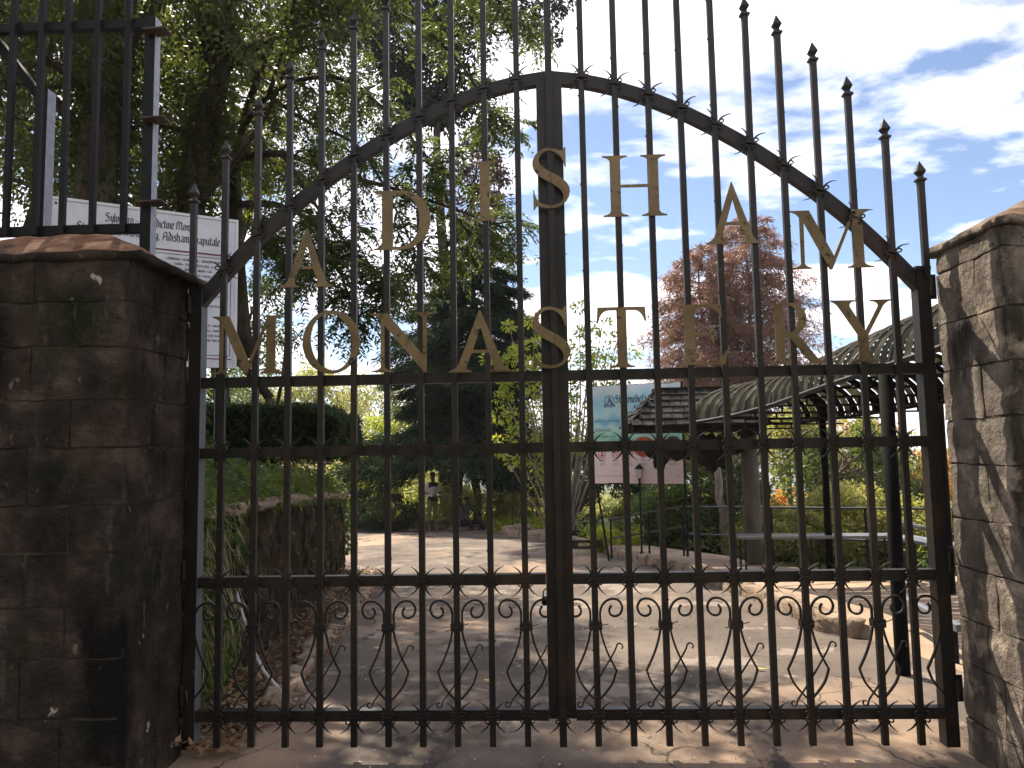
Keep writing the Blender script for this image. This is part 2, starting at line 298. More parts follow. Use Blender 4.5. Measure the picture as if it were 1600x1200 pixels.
#@@SETTING
# ================================================================ SETTING
def lerp_tab(tab, t):
    if t <= tab[0][0]: return tab[0][1]
    for (a, va), (b, vb) in zip(tab, tab[1:]):
        if t <= b: return va+(vb-va)*(t-a)/(b-a)
    return tab[-1][1]
def nz(x, y, z=0.0, s=1.0): return mnoise.noise(Vector((x*s, y*s, z*s)))
def ground_h(x, y):
    z = road_z(y) if y < 40 else max(-60.0, road_z(y))
    if x > 9: z = max(-60.0, z-0.12*(x-9)-0.0*abs(y))
    d = math.hypot(x, y)
    if y < -7: z += min(14.0, (-7-y)*.8)  # unseen rise added behind the camera to block low sky light
    return z+min(1.0, max(0, d-45)/60.0)*1.5*nz(x, y, 0, .03)
def sgrid(lim, n, p=3.2):
    return [math.copysign(abs(t)**p, t)*lim for t in np.linspace(-1, 1, n)]
xs = sgrid(6000, 181, 3.6); ys = [12+v for v in sgrid(6000, 181, 3.6)]
V = [(x, y, ground_h(x, y)-0.05) for y in ys for x in xs]; n = len(xs)
F = [(j*n+i, j*n+i+1, (j+1)*n+i+1, (j+1)*n+i) for j in range(len(ys)-1) for i in range(n-1)]
g = numpy_mesh('ground', np.array(V), np.array(F)); o = link('ground', g, [GROUNDM, FARM]); setp(o, kind='structure')
mi = [1 if (abs(V[f[0]][0]) > 70 or abs(V[f[0]][1]) > 90) else 0 for f in F]; g.polygons.foreach_set('material_index', mi); g.polygons.foreach_set('use_smooth', [True]*len(F))

XL = [(-8,-7),(4.15,-7),(4.25,-1.70),(4.6,-1.62),(6.5,-1.85),(8.3,-2.05),(11,-2.35),(11.9,-2.55),(12.3,-3.6),(12.8,-6.5),(13.6,-12),(14.5,-16),(40,-16)]
kr = [gnd(*q) for q in [(1310,990),(1215,950),(1140,922),(1085,897),(1000,880),(940,860),(870,845),(800,838)]]
XR = [(-8,7),(5.0,7),(5.6,6.0),(6.2,3.2),(kr[0].y,kr[0].x)]+[(v.y, v.x) for v in kr[1:]]
XR = sorted([t for t in XR]); YFAR = 22.6
XR.append((24.2, -1.6)); 
def road_surface(x, y): return road_z(y)+0.006*nz(x, y, 0, 1.3)+0.012*nz(x, y, 3, .5)
ysr = list(np.arange(-8, 24.2, 0.2)); V = []; NX = 60
for y in ysr:
    a, b = lerp_tab(XL, y), lerp_tab(XR, y)
    for i in range(NX+1):
        x = a+(b-a)*i/NX; V.append((x, y, road_surface(x, y)))
F = [(j*(NX+1)+i, j*(NX+1)+i+1, (j+1)*(NX+1)+i+1, (j+1)*(NX+1)+i) for j in range(len(ysr)-1) for i in range(NX)]
o = link('road', numpy_mesh('road', np.array(V), np.array(F)), ROAD); setp(o, kind='structure'); o.data.polygons.foreach_set('use_smooth', [True]*len(F))

# raised pavement on the right
bo = [gnd(*q, off=.12) for q in [(1200,884),(1140,869),(1080,861),(1000,850),(930,844),(890,842)]]
XO = sorted([(5.2, 6.2),(7.5, 6.2),(9.3, 5.6)]+[(v.y, v.x) for v in bo])
def pave_z(y): return road_z(y)+lerp_tab([(5.3,.012),(6.0,.03),(7.0,.12),(60,.12)], y)
V = []; ysp = list(np.arange(5.3, 21.0, .25))
for y in ysp:
    a, b = lerp_tab(XR, y)+.02, lerp_tab(XO, y)
    b = max(b, a+.3)
    if y < 6.6: a = lerp_tab([(5.3, 2.9),(6.6, lerp_tab(XR, 6.6)+.02)], y)
    for i in range(25):
        x = a+(b-a)*i/24; V.append((x, y, pave_z(y)+.01*nz(x, y, 5, .9)))
F = [(j*25+i, j*25+i+1, (j+1)*25+i+1, (j+1)*25+i) for j in range(len(ysp)-1) for i in range(24)]
nb = len(V)
for j in range(len(ysp)):   # outer skirt
    x, y, z = V[j*25+24]; V.append((x+.05, y, z-.35))
F += [(j*25+24, nb+j, nb+j+1, (j+1)*25+24) for j in range(len(ysp)-1)]
nb = len(V)
for j in range(len(ysp)): x, y, z = V[j*25]; V.append((x-.08 if y < 7 else x, y, z-.35 if y > 7 else z-.10))
F += [(j*25, (j+1)*25, nb+j+1, nb+j) for j in range(len(ysp)-1)]
nb = len(V); V += [(V[i][0], V[i][1]-.1, V[i][2]-.08) for i in range(25)]; F += [(i, nb+i, nb+i+1, i+1) for i in range(24)]
o = link('pavement', numpy_mesh('pavement', np.array(V), np.array(F)), PAVE); setp(o, kind='structure')

def rock_mesh(sx, sy, sz, seed, sub=2, amp=.12, sharp=.5, smooth=False):
    bm = bmesh.new(); bmesh.ops.create_cube(bm, size=1.0)
    bmesh.ops.subdivide_edges(bm, edges=bm.edges[:], cuts=sub, use_grid_fill=True)
    for v in bm.verts:
        c = v.co.copy(); s_ = c.normalized()*.62; c = c.lerp(s_, 1-sharp)
        c = Vector((c.x*sx, c.y*sy, c.z*sz))
        q = Vector((c.x*3/sx, c.y*3/sy, c.z*3/sz))+Vector((seed*7.3, seed*3.1, seed*1.7))
        d = mnoise.noise_vector(q*.7)
        c += Vector((d.x*sx, d.y*sy, d.z*sz))*amp
        v.co = c
    me = bpy.data.meshes.new('stone'); bm.to_mesh(me); bm.free()
    if smooth: me.polygons.foreach_set('use_smooth', [True]*len(me.polygons))
    return me
kerb = empty('kerb', (2.4, 7, road_z(7))); setp(kerb, kind='structure')
y = kr[0].y-.15; k = 0; rockv = [rock_mesh(1, 1, 1, s, 3, .15, .8, True) for s in range(7)]
while y < 20.5:
    L0 = random.uniform(.28, .42) if y < 9 else random.uniform(.4, .6)
    x = lerp_tab(XR, y+L0/2); x2 = lerp_tab(XR, y+L0); x1 = lerp_tab(XR, y)
    o = link('kerbstone', rockv[k%7], KERB, kerb); o.location = Vector((x+.02, y+L0/2, road_z(y)+.03))-kerb.location
    ang = math.atan2(x1-x2, L0); ln = math.hypot(L0, x1-x2)
    o.rotation_euler = (random.uniform(-.06,.06), random.uniform(-.1,.1), ang); o.scale = (random.uniform(.17,.21), ln*1.10, random.uniform(.20,.23))
    y += L0; k += 1
far_kerb = empty('kerb', (-6, 24.1, road_z(24))); setp(far_kerb, kind='structure')
x = -15.5
while x < -1.2:
    L0 = random.uniform(.6, 1.0)
    o = link('kerbstone', rockv[k%7], KERB, far_kerb); o.location = Vector((x+L0/2, 24.15+.05*random.random(), road_z(24)+.05))-far_kerb.location
    o.scale = (L0*1.03, .3, random.uniform(.26,.34)); x += L0; k += 1
# loose stones edging the left of the road
edge = empty('stone_edging', (-1.7, 5, 0)); setp(edge, kind='structure')
y = 4.35
while y < 11.6:
    s = random.uniform(.12, .24); x = lerp_tab(XL, y)-.02+random.uniform(-.05,.04)
    o = link('stone', rockv[k%7], KERB, edge); o.location = Vector((x, y+s/2, road_z(y)+s*.12))-edge.location
    o.rotation_euler = (random.uniform(-.3,.3), random.uniform(-.3,.3), random.uniform(-.6,.6)); o.scale = (s*.7, s*1.25, s*random.uniform(.5,.8)); y += s*1.05; k += 1

# ---- retaining wall on the left with the planted bank behind it
WF = [(4.02,-2.02),(6,-2.14),(8,-2.40),(10,-2.76),(12,-3.10)]
WT = [(4.02,1.18),(6,1.16),(8,1.08),(10,.97),(12,.84)]
wall = empty('retaining_wall', (-2.2, 4.0, 0), 'rough brown earth-coloured retaining wall beside the road, ivy at its ends', 'wall')
V = []; F = []; NY, NZ = 130, 26
for j in range(NY+1):
    y = 4.0+8.0*j/NY
    for i in range(NZ+1):
        t = i/NZ; z0 = road_z(y)-.1; zt = lerp_tab(WT, y); z = z0+(zt-z0)*t
        x = lerp_tab(WF, y)-.06*t+.05*nz(y*2.2, z*1.6, 1)+.035*nz(y*7, z*3.5, 2)+.015*nz(y*18, z*12, 4)
        V.append((x, y, z))
for j in range(NY):
    for i in range(NZ): a = j*(NZ+1)+i; F.append((a, a+NZ+1, a+NZ+2, a+1))
b = len(V)
for i in range(NZ+1):      # end face turning back to the left
    for q in range(9):
        x0, y0, z0 = V[NY*(NZ+1)+i]; V.append((x0-q*.35, y0+.03*nz(q, z0*3, 8), z0))
for i in range(NZ):
    for q in range(8): a = b+i*9+q; F.append((a, a+1, a+10, a+9))
wm = bpy.data.meshes.new('wall_face'); wm.from_pydata([(x+2.2, y-4.0, z) for x, y, z in V], [], F); wm.polygons.foreach_set('use_smooth', [True]*len(wm.polygons))
link('wall_face', wm, WALLM, wall)
y = 4.05
while y < 11.9:
    L0 = random.uniform(.22, .42); z = lerp_tab(WT, y+L0/2)
    o = link('coping_stone', rockv[k%7], WALLM, wall); o.location = (lerp_tab(WF, y+L0/2)-.16+2.2, y+L0/2-4.0, z+.0)
    o.rotation_euler = (0, random.uniform(-.08,.08), -math.atan2(lerp_tab(WF,y+L0)-lerp_tab(WF,y), L0)); o.scale = (.34, L0*1.05, random.uniform(.07,.10)); y += L0; k += 1
def bank_z(x, y):
    w = lerp_tab(WF, y); t = w-x
    return lerp_tab(WT, y)+.0+.20*min(t, 3)+.04*max(0, t-3)+.06*nz(x, y, 0, 1.3)
V = []; NXB, NYB = 50, 45
for j in range(NYB+1):
    y = 4.0+8.3*j/NYB
    for i in range(NXB+1):
        t = (i/NXB)**1.6*16; x = lerp_tab(WF, min(y,12))-.3-t; V.append((x, y, bank_z(x, min(y,12))-.03))
nb = len(V)
for i in range(NXB+1): x, y, z = V[NYB*(NXB+1)+i]; V.append((x, y+.5, road_z(12)-.3))
F = [(j*(NXB+1)+i, (j+1)*(NXB+1)+i, (j+1)*(NXB+1)+i+1, j*(NXB+1)+i+1) for j in range(NYB) for i in range(NXB)]
F += [(NYB*(NXB+1)+i, nb+i, nb+i+1, NYB*(NXB+1)+i+1) for i in range(NXB)]
o = link('earth_bank', numpy_mesh('earth_bank', np.array(V), np.array(F)), SOIL); setp(o, kind='structure')
# soil strip with litter between wall and road edge
V = []; ysp = list(np.arange(4.0, 12.3, .2))
for y in ysp:
    a = lerp_tab(WF, y)-.1 if y < 12 else -3.3-(y-12)*.5; b_ = lerp_tab(XL, y)+.02
    for i in range(11):
        x = a+(b_-a)*i/10; V.append((x, y, road_z(y)+.03+.10*(1-i/10)**2*(1 if y < 11 else .3)+.03*nz(x, y, 2, 3)))
F = [(j*11+i, j*11+i+1, (j+1)*11+i+1, (j+1)*11+i) for j in range(len(ysp)-1) for i in range(10)]
o = link('soil_strip', numpy_mesh('soil_strip', np.array(V), np.array(F)), SOIL); setp(o, kind='structure')

# ================================================================ PILLARS
def block(sx, sy, sz, seed):
    bm = bmesh.new(); bmesh.ops.create_cube(bm, size=1.0)
    bmesh.ops.subdivide_edges(bm, edges=bm.edges[:], cuts=4, use_grid_fill=True)
    for v in bm.verts:
        c = Vector((v.co.x*sx, v.co.y*sy, v.co.z*sz)); q = c+Vector((seed*5.1, seed*2.3, seed*3.7))
        nc = sum(1 for a in v.co if abs(a) > .49)
        d = mnoise.noise_vector(q*7)*.007+mnoise.noise_vector(q*22)*.006
        if nc >= 2: c -= Vector((math.copysign(.003, c.x), math.copysign(.003, c.y), math.copysign(.003, c.z)))*(1+1.6*mnoise.noise(q*6))
        v.co = c+d
    bm.normal_update()
    for e_ in bm.edges:
        if len(e_.link_faces) == 2 and e_.calc_face_angle() > R(38): e_.smooth = False
    for f_ in bm.faces: f_.smooth = True
    me = bpy.data.meshes.new('stone'); bm.to_mesh(me); bm.free(); return me
def pillar(name, x0, x1, y0, y1, z1, m_, inner, label, courses, cap_over):
    p = empty(name, ((x0+x1)/2, (y0+y1)/2, 0), label, 'pillar'); c = p.location
    MB().box((0,0,z1/2-.05), (x1-x0-.022, y1-y0-.022, z1+.1)).build('mortar_core', MORTAR, p)
    z = -.06; ci = 0; sd_ = x0*3
    while z < z1-.05:
        h = courses[ci%len(courses)]
        if z+h > z1-.06: h = z1-z
        fx = [.42,.36,.22] if ci%2 == 0 else [.24,.40,.36]
        if inner > 0: fx = fx[::-1]
        fy = [.58,.42] if ci%2 == 0 else [.40,.60]
        xa = x0
        for a in fx:
            w = (x1-x0)*a; ya = y0
            for b_ in fy:
                d = (y1-y0)*b_; sd_ += 1.37
                o = link('stone', block(w-.003, d-.003, h-.003, sd_), m_, p)
                o.location = (xa+w/2-c.x, ya+d/2-c.y, z+h/2); ya += d
            xa += w
        z += h; ci += 1
    # cap: hipped slab
    bm = bmesh.new(); oi, of = cap_over
    X0, X1 = (x0-.03, x1+oi) if inner > 0 else (x0-oi, x1+.03)
    Y0, Y1 = y0-of, y1+.06; NXc, NYc = 40, 26
    def top(x, y): 
        d = min(x-X0, X1-x, y-Y0, Y1-y); return z1+.032+min(.19, d*.52)
    for side in (0, 1):
        vs = []
        for j in range(NYc+1):
            for i in range(NXc+1):
                x = X0+(X1-X0)*i/NXc; y = Y0+(Y1-Y0)*j/NYc
                zz = top(x, y) if side else z1-.004
                q = Vector((x*7, y*7, side*9.))
                e = 1.0
                vs.append(bm.verts.new((x-c.x+.012*mnoise.noise(q+Vector((3,0,0))), y-c.y+.012*mnoise.noise(q), zz+.014*mnoise.noise(q*1.5)*e)))
        for j in range(NYc):
            for i in range(NXc):
                a = j*(NXc+1)+i; f = (vs[a], vs[a+1], vs[a+NXc+2], vs[a+NXc+1]); bm.faces.new(f if side else f[::-1])
        if side == 0: lo = vs
    hi = vs
    ring = [i for i in range(NXc+1)]+[j*(NXc+1)+NXc for j in range(1, NYc+1)]+[NYc*(NXc+1)+i for i in range(NXc-1, -1, -1)]+[j*(NXc+1) for j in range(NYc-1, 0, -1)]
    for a, b_ in zip(ring, ring[1:]+ring[:1]): bm.faces.new((lo[a], lo[b_], hi[b_], hi[a]))
    me = bpy.data.meshes.new('cap_stone'); bm.to_mesh(me); bm.free(); me.polygons.foreach_set('use_smooth', [True]*len(me.polygons))
    o = link('cap_stone', me, [CAPM if inner > 0 else SANDYCAP, m_], p)
    for f in me.polygons: f.material_index = 0 if f.normal.z > .3 else 1
    return p
SANDYCAP = mat('weathered_cap', [(.06,.04,.03),(.16,.12,.085),(.28,.21,.15)], rough=.95, scale=7, bump=.9, bscale=40, bdist=.02, spec=.1, layers=[((.13,.05,.025), 3.3, .48, .62, (1,1,1)),((.4,.33,.26), 12, .66, .72, (1,1,1))])
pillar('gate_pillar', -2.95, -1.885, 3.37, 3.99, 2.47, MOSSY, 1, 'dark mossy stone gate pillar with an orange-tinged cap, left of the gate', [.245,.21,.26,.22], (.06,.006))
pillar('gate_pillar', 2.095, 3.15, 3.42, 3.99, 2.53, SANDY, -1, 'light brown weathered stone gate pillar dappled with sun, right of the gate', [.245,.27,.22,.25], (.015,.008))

# ================================================================ GATE
GY = 3.95; GX0 = .086; SP = .1767
RZ = [1.932, 1.556, .882, .206]; RH = .054
ARCH = [(0,3.568),(.18,3.545),(.35,3.503),(.53,3.438),(.71,3.356),(.88,3.262),(1.05,3.157),(1.22,3.035),(1.40,2.895),(1.58,2.735),(1.75,2.558),(1.93,2.352)]
FIN = [4.36,4.345,4.31,4.25,4.17,4.08,3.975,3.862,3.705,3.505,3.265,3.03]
def arch_z(dx): return lerp_tab(ARCH, abs(dx))
def spear_mesh():
    mb = MB(); w = .0155
    prof = [(.0165,0),(.0165,.012),(.025,.018),(.025,.028),(.015,.034),(.011,.044),(.024,.068),(.0,.128)]
    vs = []; fs = []
    for r_, z in prof:
        for q in ((-1,-1),(1,-1),(1,1),(-1,1)): vs.append((q[0]*r_, q[1]*r_*.8, z))
    for i in range(len(prof)-1):
        for k_ in range(4): k2 = (k_+1)%4; fs.append((i*4+k_, i*4+k2, (i+1)*4+k2, (i+1)*4+k_))
    mb.add(vs, fs); return mb.mesh('spear_point')
def horn(sx, sz, tx=.067, tz=.075):
    p0, p1, p2, p3 = Vector((.012,.002)), Vector((.014,.030)), Vector((.026,.056)), Vector((tx,tz))
    pts = []; ws = []
    for i in range(9):
        t = i/8; q = p0*(1-t)**3+p1*3*t*(1-t)**2+p2*3*t*t*(1-t)+p3*t**3
        pts.append((sx*q.x, sz*q.y)); ws.append(.011*(1-t**1.6)+.0012)
    return pts, ws
def thorn_mesh():
    mb = MB()
    for sx in (-1, 1):
        for sz in (-1, 1):
            mb.strap(*horn(sx, sz, .066+.004*sx*sz, .072+(.006 if sz < 0 else 0)), depth=.007, y=-.018)
            pts = [(sx*(.020+.0105*math.cos(a)+.006), sz*(.016+.0095*math.sin(a))) for a in np.linspace(R(170), R(-120), 9)]
            mb.strap(pts, .0055, .007, y=-.034)
    mb.box((0,-.028,0), (.05,.01,.010)); 
    return mb.mesh('thorn_ornament')
def spl(pts, n=6):
    P = [Vector(p) for p in pts]; o_ = []
    for i in range(len(P)-1):
        a = P[max(0,i-1)]; b = P[i]; c = P[i+1]; d = P[min(len(P)-1,i+2)]
        for k_ in range(n):
            t = k_/n; o_.append(.5*((2*b)+(c-a)*t+(2*a-5*b+4*c-d)*t*t+(-a+3*b-3*c+d)*t**3))
    o_.append(P[-1]); return o_
PX = .00336
def scroll_meshes(side=0):
    mb = MB()
    for sx in (-1, 1):
        if side and sx != side: continue
        up_ = [(7.5,-1),(7.5,8),(8,22),(14,33),(24,38.5),(35,37),(41,27),(38,17),(30,13),(23,16),(21.5,23),(25,29)]
        mb.strap([(sx*p.x*PX, p.y*PX) for p in spl(up_)], .0105, .012, y=0)
        lo = spl([(6,0),(8,-10),(12,-26),(19,-45),(30,-67)])+spl([(30,-67),(24,-84),(15,-97),(5,-108)])
        mb.strap([(sx*p.x*PX, p.y*PX) for p in lo], .0095, .012, y=0)
    s = mb.mesh('scroll_bar')
    mb = MB(); mb.box((0,0,0), (.066,.045,.032)); mb.box((0,0,.0175), (.060,.048,.006)); mb.box((0,0,-.0175), (.060,.048,.006)); clm = mb.mesh('collar')
    mb = MB(); mb.tube([(-.06,-.03,-.012),(-.02,-.028,-.009),(.02,-.03,.006),(.045,-.032,.013),(.062,-.03,.017)], .0026, 5); wire = mb.mesh('binding_wire')
    tw = []
    for a in np.linspace(R(-200), R(90), 12): tw.append((35-1.5+4.2*math.cos(-a), -30+4.2*math.sin(-a)))
    line = [(26,-38),(8,-66),(-10,-92),(-22,-108)]
    tw2 = []
    for a in np.linspace(R(-20), R(-300), 12): tw2.append((-28+4.2*math.cos(a), -113+4.2*math.sin(a)))
    tw = [(35-4.2*math.cos(a), -31+4.0*math.sin(a)) for a in np.linspace(R(-150), R(110), 10)][::-1]
    allp = [(37,-34),(39,-31),(37.5,-27.5),(34,-26),(30.5,-28)]+line+[(-25,-116),(-29.5,-117),(-32,-113.5),(-30,-110),(-26.5,-111.5)]
    pts = [(p.x*PX, p.y*PX) for p in spl(allp, 5)]; n_ = len(pts)
    mb = MB(); mb.strap(pts, [.0055+.0012*math.sin(math.pi*i/(n_-1)) for i in range(n_)], .009, y=-.022); twm = mb.mesh('twig_bar')
    return s, clm, wire, twm
SPEAR, THORN, SCR = spear_mesh(), thorn_mesh(), scroll_meshes()
SCRL, SCRR = scroll_meshes(-1)[0], scroll_meshes(1)[0]

def bracket(p0, c, p1, n=6):
    p0, c, p1 = Vector(p0), Vector(c), Vector(p1); return [tuple(p0*(1-t)**2+c*2*t*(1-t)+p1*t*t) for t in [i/n for i in range(n+1)]]
def ell(cx, cy, rx, ry, a0, a1, n=28, rot=0):
    o_ = []
    for t in np.linspace(R(a0), R(a1), n):
        x, y = rx*math.cos(t), ry*math.sin(t); o_.append((cx+x*math.cos(rot)-y*math.sin(rot), cy+x*math.sin(rot)+y*math.cos(rot)))
    return o_
def stem(xa, xb, s=.12, lo=True, hi=True):
    """closed outline of a serifed stem"""
    o_ = []
    e = .022; bk = .085
    if lo: o_ += [(xa-s, 0), (xb+s, 0)]+bracket((xb+s, e), (xb+.02, e+.01), (xb, bk))
    else: o_ += [(xa, 0), (xb, 0)]
    if hi: o_ += bracket((xb, 1-bk), (xb+.02, 1-e-.01), (xb+s, 1-e))+[(xb+s, 1), (xa-s, 1)]+bracket((xa-s, 1-e), (xa-.02, 1-e-.01), (xa, 1-bk))
    else: o_ += [(xb, 1), (xa, 1)]
    if lo: o_ += bracket((xa, bk), (xa-.02, e+.01), (xa-s, e))
    return o_
def glyph(ch):
    e = .022; bk = .09
    if ch == 'I': return [stem(.13, .29)], .42
    if ch == 'H':
        L1 = [(0,0),(.40,0)]+bracket((.40,e),(.30,e+.01),(.28,bk))+[(.28,.475),(.74,.475)]+bracket((.74,bk),(.72,e+.01),(.62,e))+[(.62,0),(1.02,0)]+bracket((1.02,e),(.92,e+.01),(.90,bk))
        L1 += bracket((.90,1-bk),(.92,1-e-.01),(1.02,1-e))+[(1.02,1),(.62,1)]+bracket((.62,1-e),(.72,1-e-.01),(.74,1-bk))+[(.74,.52),(.28,.52)]+bracket((.28,1-bk),(.30,1-e-.01),(.40,1-e))+[(.40,1),(0,1)]
        L1 += bracket((0,1-e),(.10,1-e-.01),(.12,1-bk))+bracket((.12,bk),(.10,e+.01),(0,e)); return [L1], 1.02
    if ch == 'A':
        L1 = [(0,0),(.34,0)]+bracket((.34,e),(.25,e+.02),(.26,bk))+[(.335,.315),(.585,.315)]+bracket((.665,bk),(.67,e+.02),(.60,e))+[(.60,0),(.93,0)]+bracket((.93,e),(.85,e+.02),(.80,bk+.03))+[(.475,1.03),(.455,1.03)]
        L1 += bracket((.14,bk+.03),(.08,e+.02),(0,e)); H = [(.355,.365),(.57,.365),(.475,.74)]
        return [L1, H], .93
    if ch == 'D':
        L1 = [(0,0)]+[(.42,0)]+ell(.42,.5,.46,.5,-90,90,30)+[(0,1)]+bracket((0,1-e),(.11,1-e-.01),(.13,1-bk))+bracket((.13,bk),(.11,e+.01),(0,e))
        H = [(.30,.055)]+[(.40,.05)]+ell(.40,.5,.31,.45,-90,90,26)+[(.30,.945)]
        return [L1, H], .88
    if ch == 'O':
        return [ell(.47,.5,.46,.52,0,358,56), ell(.47,.5,.325,.465,0,358,50,R(9))], .94
    if ch == 'M':
        L1 = [(0,0),(.30,0)]+bracket((.30,e),(.22,e+.01),(.195,bk))+[(.205,.80),(.58,-.02),(.62,-.02),(.965,.82),(.965,bk)]+bracket((.965,bk),(.95,e+.01),(.86,e))+[(.86,0),(1.27,0)]+bracket((1.27,e),(1.16,e+.01),(1.13,bk))
        L1 += bracket((1.13,1-bk),(1.14,1-e-.01),(1.24,1-e))+[(1.24,1),(.99,1),(.655,.215),(.30,1),(.0,1)]+bracket((.0,1-e),(.10,1-e-.02),(.14,1-bk-.03))+bracket((.135,bk),(.11,e+.01),(0,e))
        return [L1], 1.27
    if ch == 'N':
        L1 = [(.02,0),(.34,0)]+bracket((.34,e),(.25,e+.01),(.225,bk))+[(.225,.79),(.84,-.02),(.88,-.02)]+bracket((.88,1-bk),(.90,1-e-.01),(1.0,1-e))+[(1.0,1),(.69,1)]+bracket((.69,1-e),(.79,1-e-.01),(.82,1-bk))
        L1 += [(.82,.28),(.27,1),(0,1)]+bracket((0,1-e),(.10,1-e-.02),(.165,1-bk-.02))+bracket((.165,bk),(.14,e+.01),(.02,e))
        return [L1], 1.0
    if ch == 'T':
        L1 = [(.21,0),(.61,0)]+bracket((.61,e),(.51,e+.01),(.49,bk))+[(.49,.945)]+bracket((.62,.945),(.74,.94),(.79,.76))+[(.815,.76),(.80,1),(.02,1),(.005,.76),(.03,.76)]+bracket((.03,.76),(.08,.94),(.20,.945))+[(.33,.945)]+bracket((.33,bk),(.31,e+.01),(.21,e))
        return [L1], .82
    if ch == 'E':
        L1 = [(0,0),(.76,0),(.81,.24),(.785,.24)]+bracket((.785,.24),(.70,.055),(.50,.05))+[(.30,.05),(.30,.485),(.42,.485)]+bracket((.50,.485),(.56,.47),(.575,.36))+[(.60,.36),(.60,.66),(.575,.66)]+bracket((.575,.66),(.56,.54),(.50,.535))+[(.30,.535),(.30,.95),(.48,.95)]+bracket((.48,.95),(.66,.95),(.715,.78))+[(.74,.78),(.72,1),(0,1)]
        L1 += bracket((0,1-e),(.11,1-e-.01),(.13,1-bk))+bracket((.13,bk),(.11,e+.01),(0,e)); return [L1], .81
    if ch == 'R':
        L1 = [(0,0),(.40,0)]+bracket((.40,e),(.31,e+.01),(.29,bk))+[(.29,.455),(.36,.455),(.74,0),(1.0,0)]+bracket((1.0,e),(.92,.03),(.86,.09))+[(.53,.475)]+ell(.42,.735,.28,.265,-66,90,24)+[(0,1)]
        L1 += bracket((0,1-e),(.11,1-e-.01),(.13,1-bk))+bracket((.13,bk),(.11,e+.01),(0,e)); H = [(.29,.51),(.37,.51)]+ell(.39,.73,.155,.222,-80,90,18)+[(.29,.952)]
        return [L1, H], 1.0
    if ch == 'Y':
        L1 = [(.27,0),(.68,0)]+bracket((.68,e),(.57,e+.01),(.55,bk))+[(.55,.43),(.80,.89)]+bracket((.80,.89),(.86,.975),(.94,.978))+[(.94,1),(.60,1),(.60,.978)]+bracket((.60,.978),(.74,.97),(.72,.89))+[(.505,.495),(.29,.89)]+bracket((.29,.89),(.27,.97),(.38,.978))+[(.38,1),(0,1),(0,.978)]+bracket((0,.978),(.07,.96),(.11,.89))+[(.39,.43)]+bracket((.39,bk),(.37,e+.01),(.27,e))
        return [L1], .94
    if ch == 'S':
        P = [(655,150),(635,150),(600,198),(560,198),(480,162),(400,150),(310,158),(230,195),(160,265),(120,350),(115,420),(135,490),(180,550),(240,600),(330,655),(420,705),(510,760),(570,815),(600,870),(605,930),(585,985),(540,1015),(470,1035),(400,1045),(320,1035),(250,1010),(200,975),(165,920),(145,860),(135,805),(122,805),(122,1110),(140,1108),(165,1065),(205,1050),(260,1075),(340,1090),(420,1092),(500,1078),(580,1045),(650,985),(695,910),(712,830),(700,760),(665,700),(610,650),(540,600),(450,550),(360,500),(290,455),(240,410),(220,360),(222,310),(245,265),(290,225),(340,205),(400,203),(470,215),(530,250),(580,300),(615,370),(635,455),(655,455)]
        return [[((x-115)/950, (1105-y)/950) for x, y in P]], .63
def letter(ch, x0, x1, z0, z1, parent, clip=None):
    loops, w = glyph(ch); me = outline_mesh('letter', loops, .006)
    sx = (x1-x0)/w; sz = z1-z0
    me.transform(Matrix.Diagonal((sx, 1, sz, 1))); 
    px = parent.location.x
    me.transform(Matrix.Translation((x0-px, -.0265, z0)))
    if clip:
        bm = bmesh.new(); bm.from_mesh(me); cx = GX0+clip*.0015-px
        bmesh.ops.bisect_plane(bm, geom=bm.verts[:]+bm.edges[:]+bm.faces[:], plane_co=(cx,0,0), plane_no=(1,0,0), clear_inner=clip > 0, clear_outer=clip < 0)
        bm.to_mesh(me); bm.free()
    o = link('letter', me, BRASS, parent); o['label'] = f'brass capital letter {ch}' + (' (half, cut at the meeting of the leaves)' if clip else '')
    return o
